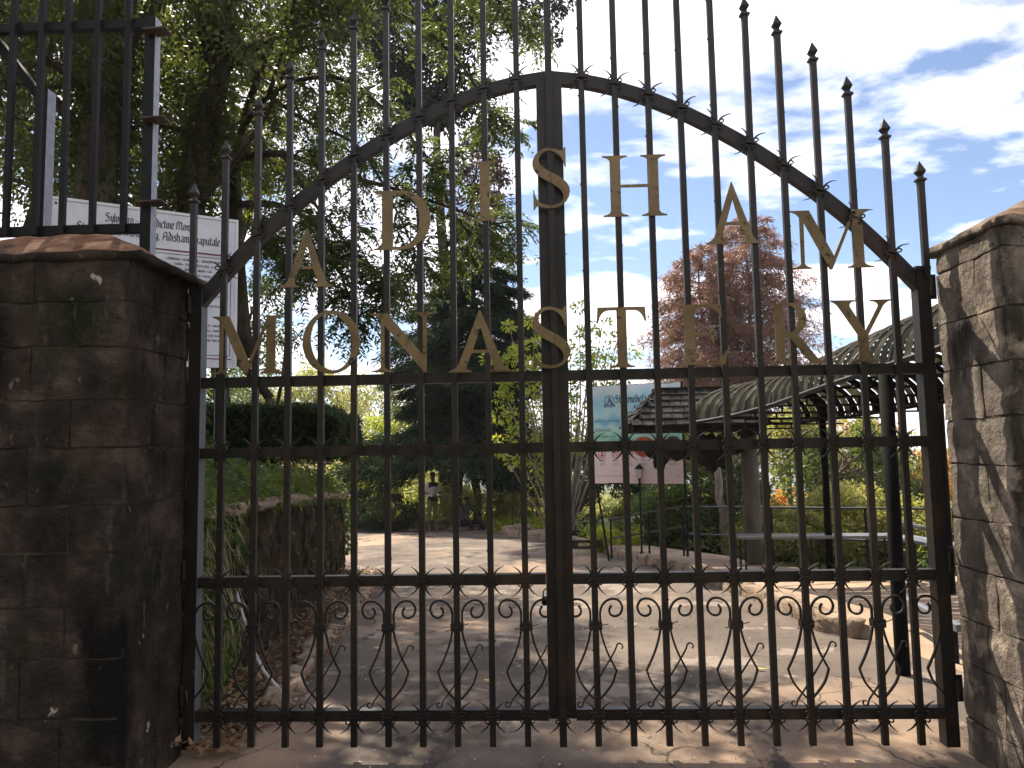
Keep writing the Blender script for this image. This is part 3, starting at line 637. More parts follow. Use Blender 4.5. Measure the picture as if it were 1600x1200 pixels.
def leaf(side):
    hx = -1.838 if side < 0 else 2.012
    lab = ('left leaf of the black iron gate, spearheads rising towards the middle, padlock side' if side < 0 else 'right leaf of the black iron gate, with the slotted latch plate and centre bar')
    root = empty('gate_leaf', (hx, GY, 0), lab, 'gate', 'the two leaves of the entrance gate')
    X = lambda x: x-hx
    # hinge stile
    hs_ = MB().box((0,.035,1.245), (.066,.072,2.40)).build('hinge_stile', [STEEL, SKYSHEEND] if side < 0 else STEEL, root)
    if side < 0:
        for f in hs_.data.polygons: f.material_index = 1 if f.normal.x > .9 else 0  # only the right face carries the coloured-in sky reflection
    MB().box((X(hx+side*-.0)-.0,.035,2.455), (.078,.084,.02)).build('stile_cap', STEEL, root)
    # meeting stile
    mx = GX0+side*.0365
    MB().box((X(mx),.035,(3.545+.19)/2), (.066,.066,3.545-.19)).build('meeting_stile', STEEL, root)
    xin = mx+side*.033; xout = hx-side*.033
    for z in RZ:
        a, b_ = sorted((X(xin), X(xout))); MB().box(((a+b_)/2, .030, z), (b_-a-.002, .05, RH)).build('rail', STEEL, root)
    # arch
    pts = []
    for i in range(0, 41):
        dx = 1.93*i/40; pts.append((X(GX0+side*dx), arch_z(dx)))
    sm = [pts[0]]+[((a[0]+2*b_[0]+c[0])/4, (a[1]+2*b_[1]+c[1])/4) for a, b_, c in zip(pts, pts[1:], pts[2:])]+[pts[-1]]
    MB().strap(sm, .068, .048, y=.031).build('arch_rail', STEEL, root)
    rng_ = list(range(1, 11))
    for i in rng_+([0] if side > 0 else []):
        x = GX0+side*SP*i; top = FIN[i]-.128
        lean = random.uniform(-.0015,.0015)
        w = .031 if i else .036
        bm_ = MB().box((0,0,(top+.062)/2), (w,.026 if i else .03,top-.062)); zz = random.uniform(.3,.6)
        while zz < top-.1:
            if i: bm_.box((random.choice((-1,1,1))*w/2, random.uniform(-.006,.006), zz), (.006,.010,.012), M=Matrix.Rotation(.78,3,'Y'))
            zz += random.uniform(.22,.55)
        bar = bm_.build('bar', STEEL, root); bar.location = (X(x), -.009 if i else -.014, 0); bar.rotation_euler = (random.uniform(-.0012,.0012), lean, random.uniform(-.05,.05))
        s = link('spear_point', SPEAR, STEEL, bar); s.location = (0,0,top)
        for z in [RZ[1], RZ[2], RZ[3]]:
            t = link('thorn_ornament', THORN, STEEL, root); t.location = (X(x), 0, z+random.uniform(-.003,.003)); t.rotation_euler = (0, random.uniform(-.05,.05), 0)
        if i:
            az = arch_z(SP*i); sl = (arch_z(SP*i+.05)-arch_z(SP*i-.05))/.1*side
            t = link('thorn_ornament', THORN, STEEL, root); t.location = (X(x), 0, az); t.rotation_euler = (0, -math.atan(sl)*.45+random.uniform(-.05,.05), 0)
        for q in range(3):   # weld beads
            pass
    for i in (1, 3, 5, 7, 9, 11):
        x = GX0+side*SP*i if i < 11 else hx
        me = SCR[0] if i < 11 else (SCRR if side < 0 else SCRL)
        o = link('scroll_bar', me, STEEL, root); o.location = (X(x), .004, .650)
        if i < 11:
            c_ = link('collar', SCR[1], STEEL, root); c_.location = (X(x), 0, .650)
            w_ = link('binding_wire', SCR[2], STEEL, c_); w_.rotation_euler = (0, random.uniform(-.15,.1), 0)
        if i == 11: continue
        t = link('twig_bar', SCR[3], STEEL, root); t.location = (X(x), 0, .650); t.rotation_euler = (0, random.uniform(-.03,.03), 0)
    # finial standing on the hinge stile
    b_ = MB().box((0,0,(FIN[11]-.128+2.40)/2), (.031,.026,FIN[11]-.128-2.40)).build('bar', STEEL, root); b_.location = (X(GX0+side*SP*11), .0, 0)
    s = link('spear_point', SPEAR, STEEL, b_); s.location = (0,0,FIN[11]-.128)
    # hinges to the pillar
    for z in (2.36, .95, .32):
        h = MB().box((side*.052,.03,z), (.05,.006,.13)); h.box((side*.030,.03,z), (.012,.05,.09)); h.tube([(side*.034,-.004,z-.05),(side*.034,-.004,z+.05)], .012, 8)
        ho = h.build('hinge', STEEL, root)
        for dz in (-.045,.045): MB().tube([(side*.062,.024,z+dz),(side*.062,.034-.02,z+dz)], .007, 8).build('bolt', STEEL, ho)
    if side < 0:
        letter('A', -1.371, -1.086, 2.43, 2.74, root); letter('D', -.867, -.56, 2.62, 2.943, root); letter('I', -.337, -.20, 2.764, 3.089, root)
        letter('M', -1.731, -1.35, 1.972, 2.282, root); letter('O', -1.25, -.937, 1.969, 2.295, root); letter('N', -.886, -.545, 1.966, 2.279, root); letter('A', -.47, -.138, 1.956, 2.275, root)
    else:
        letter('H', .36, .695, 2.766, 3.098, root); letter('A', .893, 1.178, 2.603, 2.925, root); letter('M', 1.334, 1.751, 2.459, 2.77, root)
        letter('T', .307, .568, 1.964, 2.282, root); letter('E', .718, .983, 1.968, 2.285, root); letter('R', 1.19, 1.478, 1.965, 2.283, root); letter('Y', 1.52, 1.83, 1.968, 2.289, root)
    o1 = letter('S', -.012, .186, 2.814, 3.149, root, clip=side); o2 = letter('S', -.029, .168, 1.961, 2.291, root, clip=side)
    for q in (o1, o2): q.location.y = -.008
    return root
gl = leaf(-1); gr_ = leaf(1)
# slotted latch plate (right leaf), hasp and padlock (left)
def rrect(x0, x1, z0, z1, r_, n=6):
    o_ = []
    for cx, cz, a in ((x1-r_, z0+r_, -90), (x1-r_, z1-r_, 0), (x0+r_, z1-r_, 90), (x0+r_, z0+r_, 180)):
        o_ += [(cx+r_*math.cos(R(t)), cz+r_*math.sin(R(t))) for t in np.linspace(a, a+90, n)]
    return o_
lp = at(855, 855, GY)
me = outline_mesh('latch_plate', [rrect(.15, .312, 1.032, 1.078, .016), rrect(.183, .246, 1.047, 1.063, .0075)], .008); me.transform(Matrix.Translation((-2.012, .012, 0)))
link('latch_plate', me, STEEL, gr_)
pad = empty('padlock', (.03, GY+.075, .80), 'small dark padlock hanging beside the centre post of the gate', 'padlock')
b_ = MB(); b_.lathe((0,0,0), [(.0,-.001),(.018,-.0),(.022,.006),(.022,.034),(.018,.04),(0,.041)], 14); bo_ = b_.build('lock_body', STEELB, pad, True); bo_.location = (-.017, -.03, -.055)
MB().tube([(-.030,-.03,-.02),(-.030,-.03,.01),(-.024,-.03,.022),(-.017,-.03,.026),(-.010,-.03,.022),(-.004,-.03,.01),(-.004,-.03,-.02)], .0035, 7).build('shackle', RAILM, pad, True)
MB().lathe((-.017,-.03,-.045), [(.0226,0),(.0226,.003)], 14).build('lock_band', RAILM, pad)

# ---- tall fence panel behind the left pillar
fx = at(235, 200, 4.1).x
fence = empty('fence_panel', (fx, 4.1, 0), 'tall black iron bar fence panel behind the left pillar, flat bracket plates on its post', 'fence')
zt = at(235, 38, 4.1).z; zb = 2.83
ep = MB().box((0,0,(zt+.03)/2), (.062,.062,zt+.03)).build('end_post', [STEELB, SKYSHEEN], fence)
MB().box((-.90,0,zt), (1.73,.045,.05)).build('rail', STEELB, fence); MB().box((-.90,0,zb), (1.73,.045,.05)).build('rail', STEELB, fence)
for xp in (196+2, 150, 103.5, 62, 17, -30, -76, -120):
    x = at(xp, 200, 4.07).x-fx; b_ = MB().box((0,0,(zb-.03+4.75)/2), (.030,.028,4.75-zb+.03)).build('bar', STEELB, fence); b_.location = (x,-.038,0); s = link('spear_point', SPEAR, STEELB, b_); s.location = (0,0,4.75)
xs_ = at(61, 240, 4.15).x-fx
sp2 = MB().box((xs_,.09,3.70/2), (.075,.075,3.70)).build('stay_post', [STEELB, SKYSHEEN], fence)
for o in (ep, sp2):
    for f in o.data.polygons: f.material_index = 1 if f.normal.x > .9 else 0  # right faces get the pale colour standing in for reflected sky
MB().beam((xs_-.02,.07,3.66), (xs_-.30,.07,4.02), .05, .05).build('brace', STEELB, fence)
for yp in (54, 191, 320):
    z = at(240, yp, 4.08).z; b_ = MB().box((0,0,0), (.135,.085,.008)).build('bracket_plate', mat('rusty_plate', [(.03,.016,.011),(.055,.032,.022),(.10,.075,.06)], rough=.6, scale=15), fence); b_.location = (.05,-.045,z); b_.rotation_euler = (R(-4), R(-3), 0)
#@@THINGS
# ================================================================ SIGNS
NIB = {  # broad-nib letter skeletons on a unit x-height grid: (advance, [polylines])
 'S':(.95,[[(.75,1.35),(.35,1.5),(.12,1.2),(.7,.65),(.72,.2),(.4,0),(.08,.15)]]),'B':(.98,[[(.2,0),(.2,1.4)],[(.05,1.45),(.6,1.45),(.75,1.1),(.3,.8),(.78,.6),(.75,.15),(.4,0),(.1,.05)]]),
 'M':(1.3,[[(.1,0),(.15,1.3),(.4,1.45),(.55,1.2),(.55,0)],[(.55,1.2),(.8,1.45),(1.05,1.2),(1.05,.1),(1.2,0)]]),'A':(1.05,[[(.1,0),(.2,.3),(.25,1.1),(.5,1.45),(.8,1.2),(.8,.1),(.95,0)],[(.2,.65),(.8,.65)]]),'H':(1.0,[[(.18,0),(.18,1.5)],[(.18,.8),(.5,1),(.78,.8),(.75,.2),(.6,-.25)]]),
 'a':(.68,[[(.1,.85),(.45,1),(.5,.8),(.5,.1),(.62,0)],[(.5,.55),(.12,.4),(.15,.08),(.5,.15)]]),'b':(.65,[[(.12,1.5),(.12,.1),(.3,0),(.5,.2),(.5,.75),(.3,1),(.12,.8)]]),'c':(.52,[[(.45,.85),(.28,1),(.1,.75),(.1,.2),(.28,0),(.45,.12)]]),
 'd':(.66,[[(.12,1.5),(.5,.9),(.5,.2),(.3,0),(.1,.2),(.1,.75),(.3,1),(.45,.85)]]),'e':(.55,[[(.12,.5),(.45,.65),(.4,.95),(.25,1),(.1,.75),(.1,.2),(.28,0),(.46,.14)]]),'h':(.68,[[(.12,1.5),(.12,.0)],[(.12,.8),(.35,1),(.5,.8),(.5,.1),(.42,-.2)]]),
 'i':(.32,[[(.05,.9),(.14,.85),(.14,.1),(.24,0)],[(.12,1.25),(.16,1.32)]]),'k':(.62,[[(.12,1.5),(.12,0)],[(.12,.6),(.42,.95),(.2,.6),(.5,0)]]),'l':(.32,[[(.12,1.5),(.12,.12),(.24,0)]]),'m':(.98,[[(.05,.9),(.14,.85),(.14,0)],[(.14,.8),(.32,1),(.45,.8),(.45,0)],[(.45,.8),(.65,1),(.78,.8),(.78,.1),(.9,0)]]),
 'n':(.68,[[(.05,.9),(.14,.85),(.14,0)],[(.14,.8),(.35,1),(.5,.8),(.5,.1),(.6,0)]]),'o':(.64,[[(.12,.2),(.12,.75),(.3,1),(.5,.8),(.5,.25),(.3,0),(.12,.2)]]),'p':(.66,[[(.14,.95),(.14,-.4)],[(.14,.8),(.32,1),(.5,.75),(.5,.25),(.3,0),(.14,.12)]]),
 'r':(.48,[[(.05,.9),(.14,.85),(.14,0)],[(.14,.8),(.32,1),(.42,.85)]]),'s':(.52,[[(.44,.88),(.25,1),(.1,.8),(.42,.35),(.4,.1),(.22,0),(.06,.12)]]),'t':(.42,[[(.16,1.3),(.16,.15),(.28,0),(.38,.1)],[(.02,.95),(.36,.95)]]),'u':(.68,[[(.08,.92),(.14,.85),(.14,.2),(.3,0),(.5,.15)],[(.5,.95),(.5,.1),(.6,0)]]),
 'v':(.62,[[(.05,.95),(.14,.85),(.14,.25),(.3,0),(.5,.3),(.48,.85),(.36,1)]]),'y':(.62,[[(.05,.95),(.14,.85),(.14,.25),(.35,.05)],[(.5,.95),(.5,.1),(.3,-.4),(.1,-.35)]]),',':(.3,[[(.12,.08),(.14,0),(.06,-.22)]]),'.':(.28,[[(.08,.06),(.16,.1)]]),"'":(.22,[[(.1,1.45),(.06,1.2)]]),'-':(.5,[[(.08,.55),(.4,.6)]]),' ':(.4,[])}
def nibtext(mb, txt, x, z, h, y, width=None, w=.22, align=0):
    adv = sum(NIB[c][0] for c in txt); sc = h; sx = (width/adv) if width else h
    x0 = x-align*adv*sx
    nx, nz_ = w*sx*.80, w*sc*.62
    for c in txt:
        a, pls = NIB[c]
        for pl in pls:
            for p, q in zip(pl, pl[1:]):
                P = Vector((x0+p[0]*sx, y, z+p[1]*sc)); Q = Vector((x0+q[0]*sx, y, z+q[1]*sc)); n_ = Vector((nx/2, 0, nz_/2))
                b0 = Vector((.0, 0, .03*sc))
                mb.add([P-n_, P+n_, Q+n_, Q-n_], [(0,1,2,3)])
                mb.add([P-b0, P+b0, Q+b0, Q-b0], [(0,1,2,3)])
        x0 += a*sx
def scribble(mb, x0, x1, z, h, y, r_, gap=.25):
    """rows of small curly script too small to read: short rounded strokes"""
    x = x0
    while x < x1:
        nch = r_.randint(3, 8)
        for _ in range(nch):
            if x > x1: break
            w = h*r_.uniform(.55,1.0); n_ = 7; k_ = r_.choice([0,1,2]); pts = []
            for i in range(n_):
                a = R(60)+k_*1.1+i/(n_-1)*R(r_.choice([250,300,330])); pts.append((x+w*.5+w*.42*math.cos(a), z+h*.5+h*.45*math.sin(a)))
            for p, q in zip(pts, pts[1:]):
                d = (Vector(q)-Vector(p)); e = Vector((-d.y, d.x)).normalized()*h*.09 if d.length > 1e-6 else Vector((0,0))
                mb.add([(p[0]-e.x,y,p[1]-e.y),(p[0]+e.x,y,p[1]+e.y),(q[0]+e.x,y,q[1]+e.y),(q[0]-e.x,y,q[1]-e.y)], [(0,1,2,3)])
            x += w
        x += h*gap*3
def rect_line(mb, x0, x1, z0, z1, y, t):
    mb.box(((x0+x1)/2,y,z0), (x1-x0,.001,t)); mb.box(((x0+x1)/2,y,z1), (x1-x0,.001,t)); mb.box((x0,y,(z0+z1)/2), (t,.001,z1-z0-t)); mb.box((x1,y,(z0+z1)/2), (t,.001,z1-z0-t))
pA, pB = at(72, 302, 5.73), at(368, 355, 6.5)
bw = (pB.xy-pA.xy).length; ang = math.atan2(pB.y-pA.y, pB.x-pA.x); ztop = (pA.z+pB.z)/2; bh = ztop-at(363, 572, 6.5).z
nb_ = empty('notice_board', (pA.x, pA.y, bank_z(pA.x, pA.y)), 'large white notice board behind the left pillar, gothic title over columns of small print', 'notice board', rz=ang)
zb0 = nb_.location.z; T = ztop-zb0; B = T-bh
mb = MB().box((bw/2, 0, (T+B)/2), (bw, .02, bh)); mb.build('board', WHITE, nb_)
fr = MB(); t_ = .022
fr.box((bw/2,-.002,T+t_/2),(bw+2*t_,.03,t_)); fr.box((bw/2,-.002,B-t_/2),(bw+2*t_,.03,t_)); fr.box((-t_/2,-.002,(T+B)/2),(t_,.03,bh)); fr.box((bw+t_/2,-.002,(T+B)/2),(t_,.03,bh)); fr.build('frame', mat('frame_white', [(.5,.51,.52),(.6,.6,.6)], rough=.4), nb_)
for x in (.12, bw-.12): MB().box((x, .04, (T-.1-.3)/2), (.05,.05,T-.1+.3)).build('post', STEELB, nb_)
for x in (.07, bw*.52, bw-.10):
    b_ = MB().tube([(x,-.012,T-.03),(x,-.018,T-.03)], .009, 8).build('bolt', STEELB, nb_)
yy = -.0125
mb = MB(); nibtext(mb, 'Sylvestro - Benedictine Monks', bw*.53, T-.130, .050, yy, width=bw*.48, align=.5); nibtext(mb, "St. Benedict's Monastery, Adisham, Haputale", bw*.53, T-.235, .052, yy, width=bw*.76, align=.5)
mb.build('title_lettering', BLACKINK, nb_)
mb = MB(); mb.box((bw*.52,yy,T-.315),(bw*.93,.001,.013)); mb.box((bw*.52,yy,B+.055),(bw*.93,.001,.007)); mb.build('red_line', MAROON, nb_)
mb = MB(); 
for a, b_ in ((.045*bw,.505*bw),(.545*bw,.975*bw)): rect_line(mb, a, b_, B+.085, T-.345, yy, .004)
rr = random.Random(3)
for a, b_ in ((.075*bw,.48*bw),(.575*bw,.95*bw)):
    z = T-.395; ln = 0
    while z > B+.12:
        gap_ = ln in (1, 2, 6, 12, 17)
        if ln < 3:
            w = (b_-a)*(.55 if ln else .8); c_ = (a+b_)/2; scribble(mb, c_-w/2, c_+w/2, z, .023, yy, rr)
        elif not gap_: scribble(mb, a+(0 if rr.random() < .6 else .02), a+(b_-a)*rr.choice([.95,.98,.7,.9,.5]), z, .019, yy, rr)
        z -= .043; ln += 1
mb.build('small_print', BLACKINK, nb_)

# ---- banner
bA, bB = at(925, 608, 13.2), at(1063, 597, 12.6); bw = (bB.xy-bA.xy).length; ang = math.atan2(bB.y-bA.y, bB.x-bA.x)
bz = road_z(13)+.05; ban = empty('banner', (bA.x, bA.y, bz), 'blue-green and pinkish printed banner with red prohibition signs, on thin poles behind the shingle roof', 'banner', rz=ang)
T = bB.z-bz; B = at(1063, 756, 12.6).z-bz
BP = bpy.data.materials.new('banner_print'); BP.use_nodes = True; t = BP.node_tree; bsdf = t.nodes['Principled BSDF']; bsdf.inputs['Roughness'].default_value = .5
tcn = t.nodes.new('ShaderNodeTexCoord'); sp_ = t.nodes.new('ShaderNodeSeparateXYZ'); t.links.new(tcn.outputs['Object'], sp_.inputs[0])
no = t.nodes.new('ShaderNodeTexNoise'); no.inputs['Scale'].default_value = 3.5; no.inputs['Detail'].default_value = 5; t.links.new(tcn.outputs['Object'], no.inputs['Vector'])
ma = t.nodes.new('ShaderNodeMath'); ma.operation = 'MULTIPLY_ADD'; t.links.new(no.outputs['Fac'], ma.inputs[0]); ma.inputs[1].default_value = .55; t.links.new(sp_.outputs['Z'], ma.inputs[2])
mrn = t.nodes.new('ShaderNodeMapRange'); t.links.new(ma.outputs[0], mrn.inputs['Value']); mrn.inputs['From Min'].default_value = B+.27; mrn.inputs['From Max'].default_value = T+.27
rp = t.nodes.new('ShaderNodeValToRGB'); t.links.new(mrn.outputs[0], rp.inputs[0]); els = rp.color_ramp.elements
stops_ = [(0,(.80,.64,.64)),(.30,(.78,.68,.69)),(.36,(.42,.62,.50)),(.46,(.25,.55,.42)),(.56,(.45,.65,.62)),(.64,(.16,.42,.62)),(.74,(.45,.68,.70)),(.84,(.30,.58,.70)),(.94,(.55,.70,.76)),(1,(.66,.74,.80))]
while len(els) < len(stops_): els.new(.5)
for e_, (p_, c_) in zip(els, stops_): e_.position = p_; e_.color = (*c_, 1)
t.links.new(rp.outputs[0], bsdf.inputs['Base Color'])
V = []; NXn, NZn = 30, 24
for j in range(NZn+1):
    for i in range(NXn+1):
        u, v = i/NXn, j/NZn; V.append((u*bw, .018*math.sin(u*5+v*3)+.010*math.sin(v*9+u*7), B+(T-B)*v))
F = [(j*(NXn+1)+i, j*(NXn+1)+i+1, (j+1)*(NXn+1)+i+1, (j+1)*(NXn+1)+i) for j in range(NZn) for i in range(NXn)]
cl_ = link('sheet', numpy_mesh('sheet', np.array(V), np.array(F)), BP, ban); cl_.data.polygons.foreach_set('use_smooth', [True]*len(F))
def drape(me):   # lay flat print on the rippled sheet
    for v in me.vertices:
        u, w_ = v.co.x/bw, (v.co.z-B)/(T-B); v.co.y = .018*math.sin(u*5+w_*3)+.010*math.sin(w_*9+u*7)-.004
    return me
fr = MB(); fr.tube([(0,.03,T),(bw,.03,T)], .012, 6); fr.tube([(0,.03,B),(bw,.03,B)], .012, 6); fr.build('frame_tube', STEELB, ban)
MB().tube([(bw+.01,.02,-.2),(bw+.01,.03,T+.02)], .020, 8).build('pole', STEELB, ban); MB().tube([(.22,.08,-.2),(.02,.04,B),(-.01,.04,T)], .020, 8).build('pole', STEELB, ban); MB().tube([(-.03,.0,-.2),(-.03,.03,T)], .022, 8).build('pole', STEELB, ban)
H = T-B
mb = MB(); nibtext(mb, "St. Benedict's Monastery", bw*.60, T-H*.18, .088, 0, width=bw*.66, align=.5); link('heading', drape(mb.mesh('heading')), BLACKINK, ban)
def btxt(name, s, size, x, z, m_, al='CENTER', sp=1.05):
    me = text_mesh(s, size, align=al, spacing=sp, offset=size*.012); me.transform(Matrix.Translation((x, 0, z))); return link(name, drape(me), m_, ban)
btxt('lettering', 'ADISHAM', .085, bw*.60, T-H*.245, BLACKINK); btxt('lettering', 'HAPUTALE, SRI LANKA', .062, bw*.60, T-H*.295, BLACKINK); btxt('lettering', 'WELCOME', .05, bw*.60, T-H*.345, BLACKINK) if False else None
LB = mat('print_blue_grey', [(.12,.22,.30),(.15,.26,.34)], rough=.6)
btxt('lettering', 'DINING', .075, bw*.03, T-H*.47, LB, 'LEFT'); btxt('lettering', 'TEA ROOM', .075, bw*.05, T-H*.63, LB, 'LEFT')
mb = MB(); rr = random.Random(5)
for z, a, b_ in ((.36,.03,.35),(.395,.36,.5),(.52,.03,.4),(.555,.2,.45),(.60,.03,.4)): scribble(mb, a*bw, b_*bw, T-H*z-.02, .035, 0, rr)
link('small_print', drape(mb.mesh('small_print')), LB, ban)
# round emblem: capital A in a ring above a name bar
lc = (bw*.20, T-H*.155); mb = MB()
ring = [(lc[0]+.085*math.cos(a), lc[1]+.085*math.sin(a)) for a in np.linspace(0, 2*math.pi, 33)]
mb.strap(ring, .010, .001); mb.box((lc[0],0,lc[1]-.085), (.20,.001,.040))
mb.strap([(lc[0]-.045,lc[1]-.06),(lc[0]-.02,lc[1]-.03),(lc[0]+.0,lc[1]+.03),(lc[0]+.008,lc[1]+.062)], [.02,.012,.012,.02], .001); mb.strap([(lc[0]-.012,lc[1]+.06),(lc[0]+.022,lc[1]),(lc[0]+.05,lc[1]-.062)], [.012,.026,.030], .001); mb.strap([(lc[0]-.03,lc[1]-.012),(lc[0]+.03,lc[1]-.012)], .010, .001)
link('emblem', drape(mb.mesh('emblem')), BLUEINK, ban)
me = text_mesh('ADISHAM', .036, align='CENTER', offset=.001); me.transform(Matrix.Translation((lc[0], 0, lc[1]-.098))); drape(me)
for v in me.vertices: v.co.y -= .002
link('lettering', me, WHITE, ban)
# prohibition signs
PICT = ['smoke','litter','music','pet','food','noise']
for k_ in range(6):
    cx = bw*(.095+.158*k_); cz = B+H*.30; mb = MB(); r0 = .062
    mb.strap([(cx+r0*math.cos(a), cz+r0*math.sin(a)) for a in np.linspace(0, 2*math.pi, 29)], .012, .001); d_ = -1 if k_ in (2,) else 1
    mb.strap([(cx-r0*.7*1, cz-r0*.7), (cx+r0*.7, cz+r0*.7)], .010, .001)
    link('prohibition_ring', drape(mb.mesh('prohibition_ring')), REDINK, ban)
    mb = MB()
    if k_ == 0: mb.box((cx+.012,0,cz-.022),(.05,.001,.010)); mb.strap([(cx-.002,cz+.045),(cx-.012,cz+.02),(cx+.0,cz+.005),(cx-.008,cz-.035)], [.012,.018,.02,.024], .001)
    elif k_ == 1: mb.strap([(cx-.045,cz+.028),(cx-.015,cz+.03),(cx,cz+.018)], [.022,.026,.010], .001); [mb.box((cx+dx,0,cz+dz),(.012,.001,.010)) for dx, dz in ((.02,-.005),(.032,-.02),(.012,-.028))]
    elif k_ == 2: mb.box((cx,0,cz-.005),(.05,.001,.034)); mb.box((cx+.03,0,cz-.024),(.03,.001,.012))
    elif k_ == 3: mb.strap([(cx-.035,cz-.02),(cx-.02,cz+.01),(cx+.02,cz+.008),(cx+.035,cz+.03)], [.010,.026,.026,.012], .001); mb.box((cx-.018,0,cz-.022),(.008,.001,.03)); mb.box((cx+.02,0,cz-.022),(.008,.001,.03))
    elif k_ == 4: mb.box((cx-.012,0,cz),(.030,.001,.05)); mb.box((cx+.022,0,cz-.008),(.014,.001,.034))
    else: mb.strap([(cx-.03,cz),(cx,cz+.004),(cx+.034,cz+.03)], [.014,.03,.044], .001)
    me = drape(mb.mesh('pictogram')); 
    for v in me.vertices: v.co.y += .002
    link('pictogram', me, BLACKINK, ban)
    mb = MB()
    for q in range(5):
        if q == 2: continue
        w = .055*rr.uniform(.7, 1.1); scribble(mb, cx-w, cx+w, cz-.105-.022*q, .013, 0, rr)
    link('small_print', drape(mb.mesh('small_print')), BLACKINK, ban)
mb = MB(); mb.box((bw*.5,0,B+H*.075),(bw*.94,.001,.006)); mb.box((bw*.48,0,B+H*.375),(bw*.92,.001,.005)); link('rule_line', drape(mb.mesh('rule_line')), LB, ban)
mb = MB(); mb.box((bw*.26,0,B+H*.405),(.055,.001,.065)); link('badge', drape(mb.mesh('badge')), mat('badge_yellow', [(.5,.36,.08),(.55,.4,.1)]), ban)
for cx, w, cc in ((.58,.26,(.42,.13,.06)),(.76,.18,(.36,.22,.12)),(.90,.20,(.10,.10,.11))):
    me = outline_mesh('picture', [ell(cx*bw, T-H*.63, w*bw*.5, H*.10, 0, 350, 20)], .001); link('picture', drape(me), mat('picture_%d' % int(cx*100), [cc, tuple(min(1, c*1.8) for c in cc)], scale=14, rough=.5), ban)

# ================================================================ SHINGLED SIGN ROOF
KY = 11.2
kx0, kx1 = at(982, 664, KY).x, at(1196, 658, KY).x; ez = at(1080, 664, KY).z; rz_ = at(1100, 606, KY).z
kio = empty('shingled_shelter', ((kx0+kx1)/2, KY+.35, pave_z(KY)), 'small hipped roof of dark wooden shingles on a thick round concrete column beside the canopy', 'shelter')
c = kio.location; W2 = (kx1-kx0)/2; D2 = .62; ZE = ez-c.z; ZR = rz_-c.z+.02; rx = W2-.48
MB().box((0,0,ZE-.05), (2*W2-.10,2*D2-.10,.10)).build('eaves_board', DARKWOOD, kio)
mb = MB(); mb.add([(-W2+.03,-D2+.03,ZE),(W2-.03,-D2+.03,ZE),(W2-.03,D2-.03,ZE),(-W2+.03,D2-.03,ZE),(-rx,0,ZR-.03),(rx,0,ZR-.03)], [(0,1,5,4),(1,2,5),(2,3,4,5),(3,0,4),(3,2,1,0)]); mb.build('roof_deck', DARKWOOD, kio)
def shingle_mesh(w, h, sd):
    mb = MB(); r_ = random.Random(sd); t0, t1 = .010, .020
    mb.box((0, 0, 0), (1, 1, 1)); me = mb.mesh('shingle')
    for v in me.vertices: v.co = Vector((v.co.x*w*(1+.02*r_.uniform(-1,1)), v.co.y*h, (v.co.z)*(t1 if v.co.y < 0 else t0)))
    return me
SHM = [shingle_mesh(.155, .16, s) for s in range(5)]
def shingles(p0, p1, q0, q1, rows, inward):
    """rows of shingles between eave p0-p1 and ridge q0-q1"""
    p0, p1, q0, q1 = map(Vector, (p0, p1, q0, q1)); ex = (p1-p0).normalized(); nrm = ex.cross((q0+q1)/2-(p0+p1)/2).normalized()
    if nrm.z < 0: nrm = -nrm
    upd = nrm.cross(ex); upd = upd if upd.z > 0 else -upd
    for r_ in range(rows):
        t = (r_+.35)/rows; a = p0.lerp(q0, t); b = p1.lerp(q1, t); ln = (b-a).length; n_ = max(1, round(ln/.158)); off = .5 if r_%2 else 0
        for i in range(n_):
            s = (i+.5)/n_; w = ln/n_
            pos = a.lerp(b, s)+ex*((off-.25)*w*.5)+nrm*(.018+random.uniform(-.003,.004))
            if (pos-a).dot(ex) < w*.25 or (b-pos).dot(ex) < w*.25: pos = a.lerp(b, s)+nrm*.018
            o = link('shingle', SHM[(i*3+r_)%5], SHINGLE, kio)
            Mx = Matrix((ex, upd, nrm)).transposed(); Mx = Mx @ Matrix.Rotation(R(-6+random.uniform(-1,1)), 3, 'X') @ Matrix.Rotation(random.uniform(-.03,.03), 3, 'Z')
            o.matrix_basis = Matrix.Translation(pos) @ Mx.to_4x4() @ Matrix.Diagonal((w/.155*.93, 1, 1, 1))
shingles((-W2,-D2,ZE),(W2,-D2,ZE),(-rx,0,ZR),(rx,0,ZR),6,1); shingles((W2,D2,ZE),(-W2,D2,ZE),(rx,0,ZR),(-rx,0,ZR),6,1)
shingles((-W2,D2,ZE),(-W2,-D2,ZE),(-rx,0.04,ZR),(-rx,-.04,ZR),6,1); shingles((W2,-D2,ZE),(W2,D2,ZE),(rx,-.04,ZR),(rx,.04,ZR),6,1)
MB().beam((-rx-.03,0,ZR+.005),(rx+.03,0,ZR+.005), .12, .03, (0,0,1)).build('ridge_board', DARKWOOD, kio)
cxp = at(1175, 800, KY+.1).x-c.x
cm = MB(); cm.lathe((cxp, -.25, -.2), [(.130,0),(.128,.8),(.125,1.3),(.128,1.31),(.128,1.33),(.123,1.34),(.119,ZE+.1)], 20); cm.build('column', CONCR, kio, True)
MB().box((cxp-.0,-.25,ZE-.135), (.10,.9,.07)).build('cross_beam', DARKWOOD, kio)
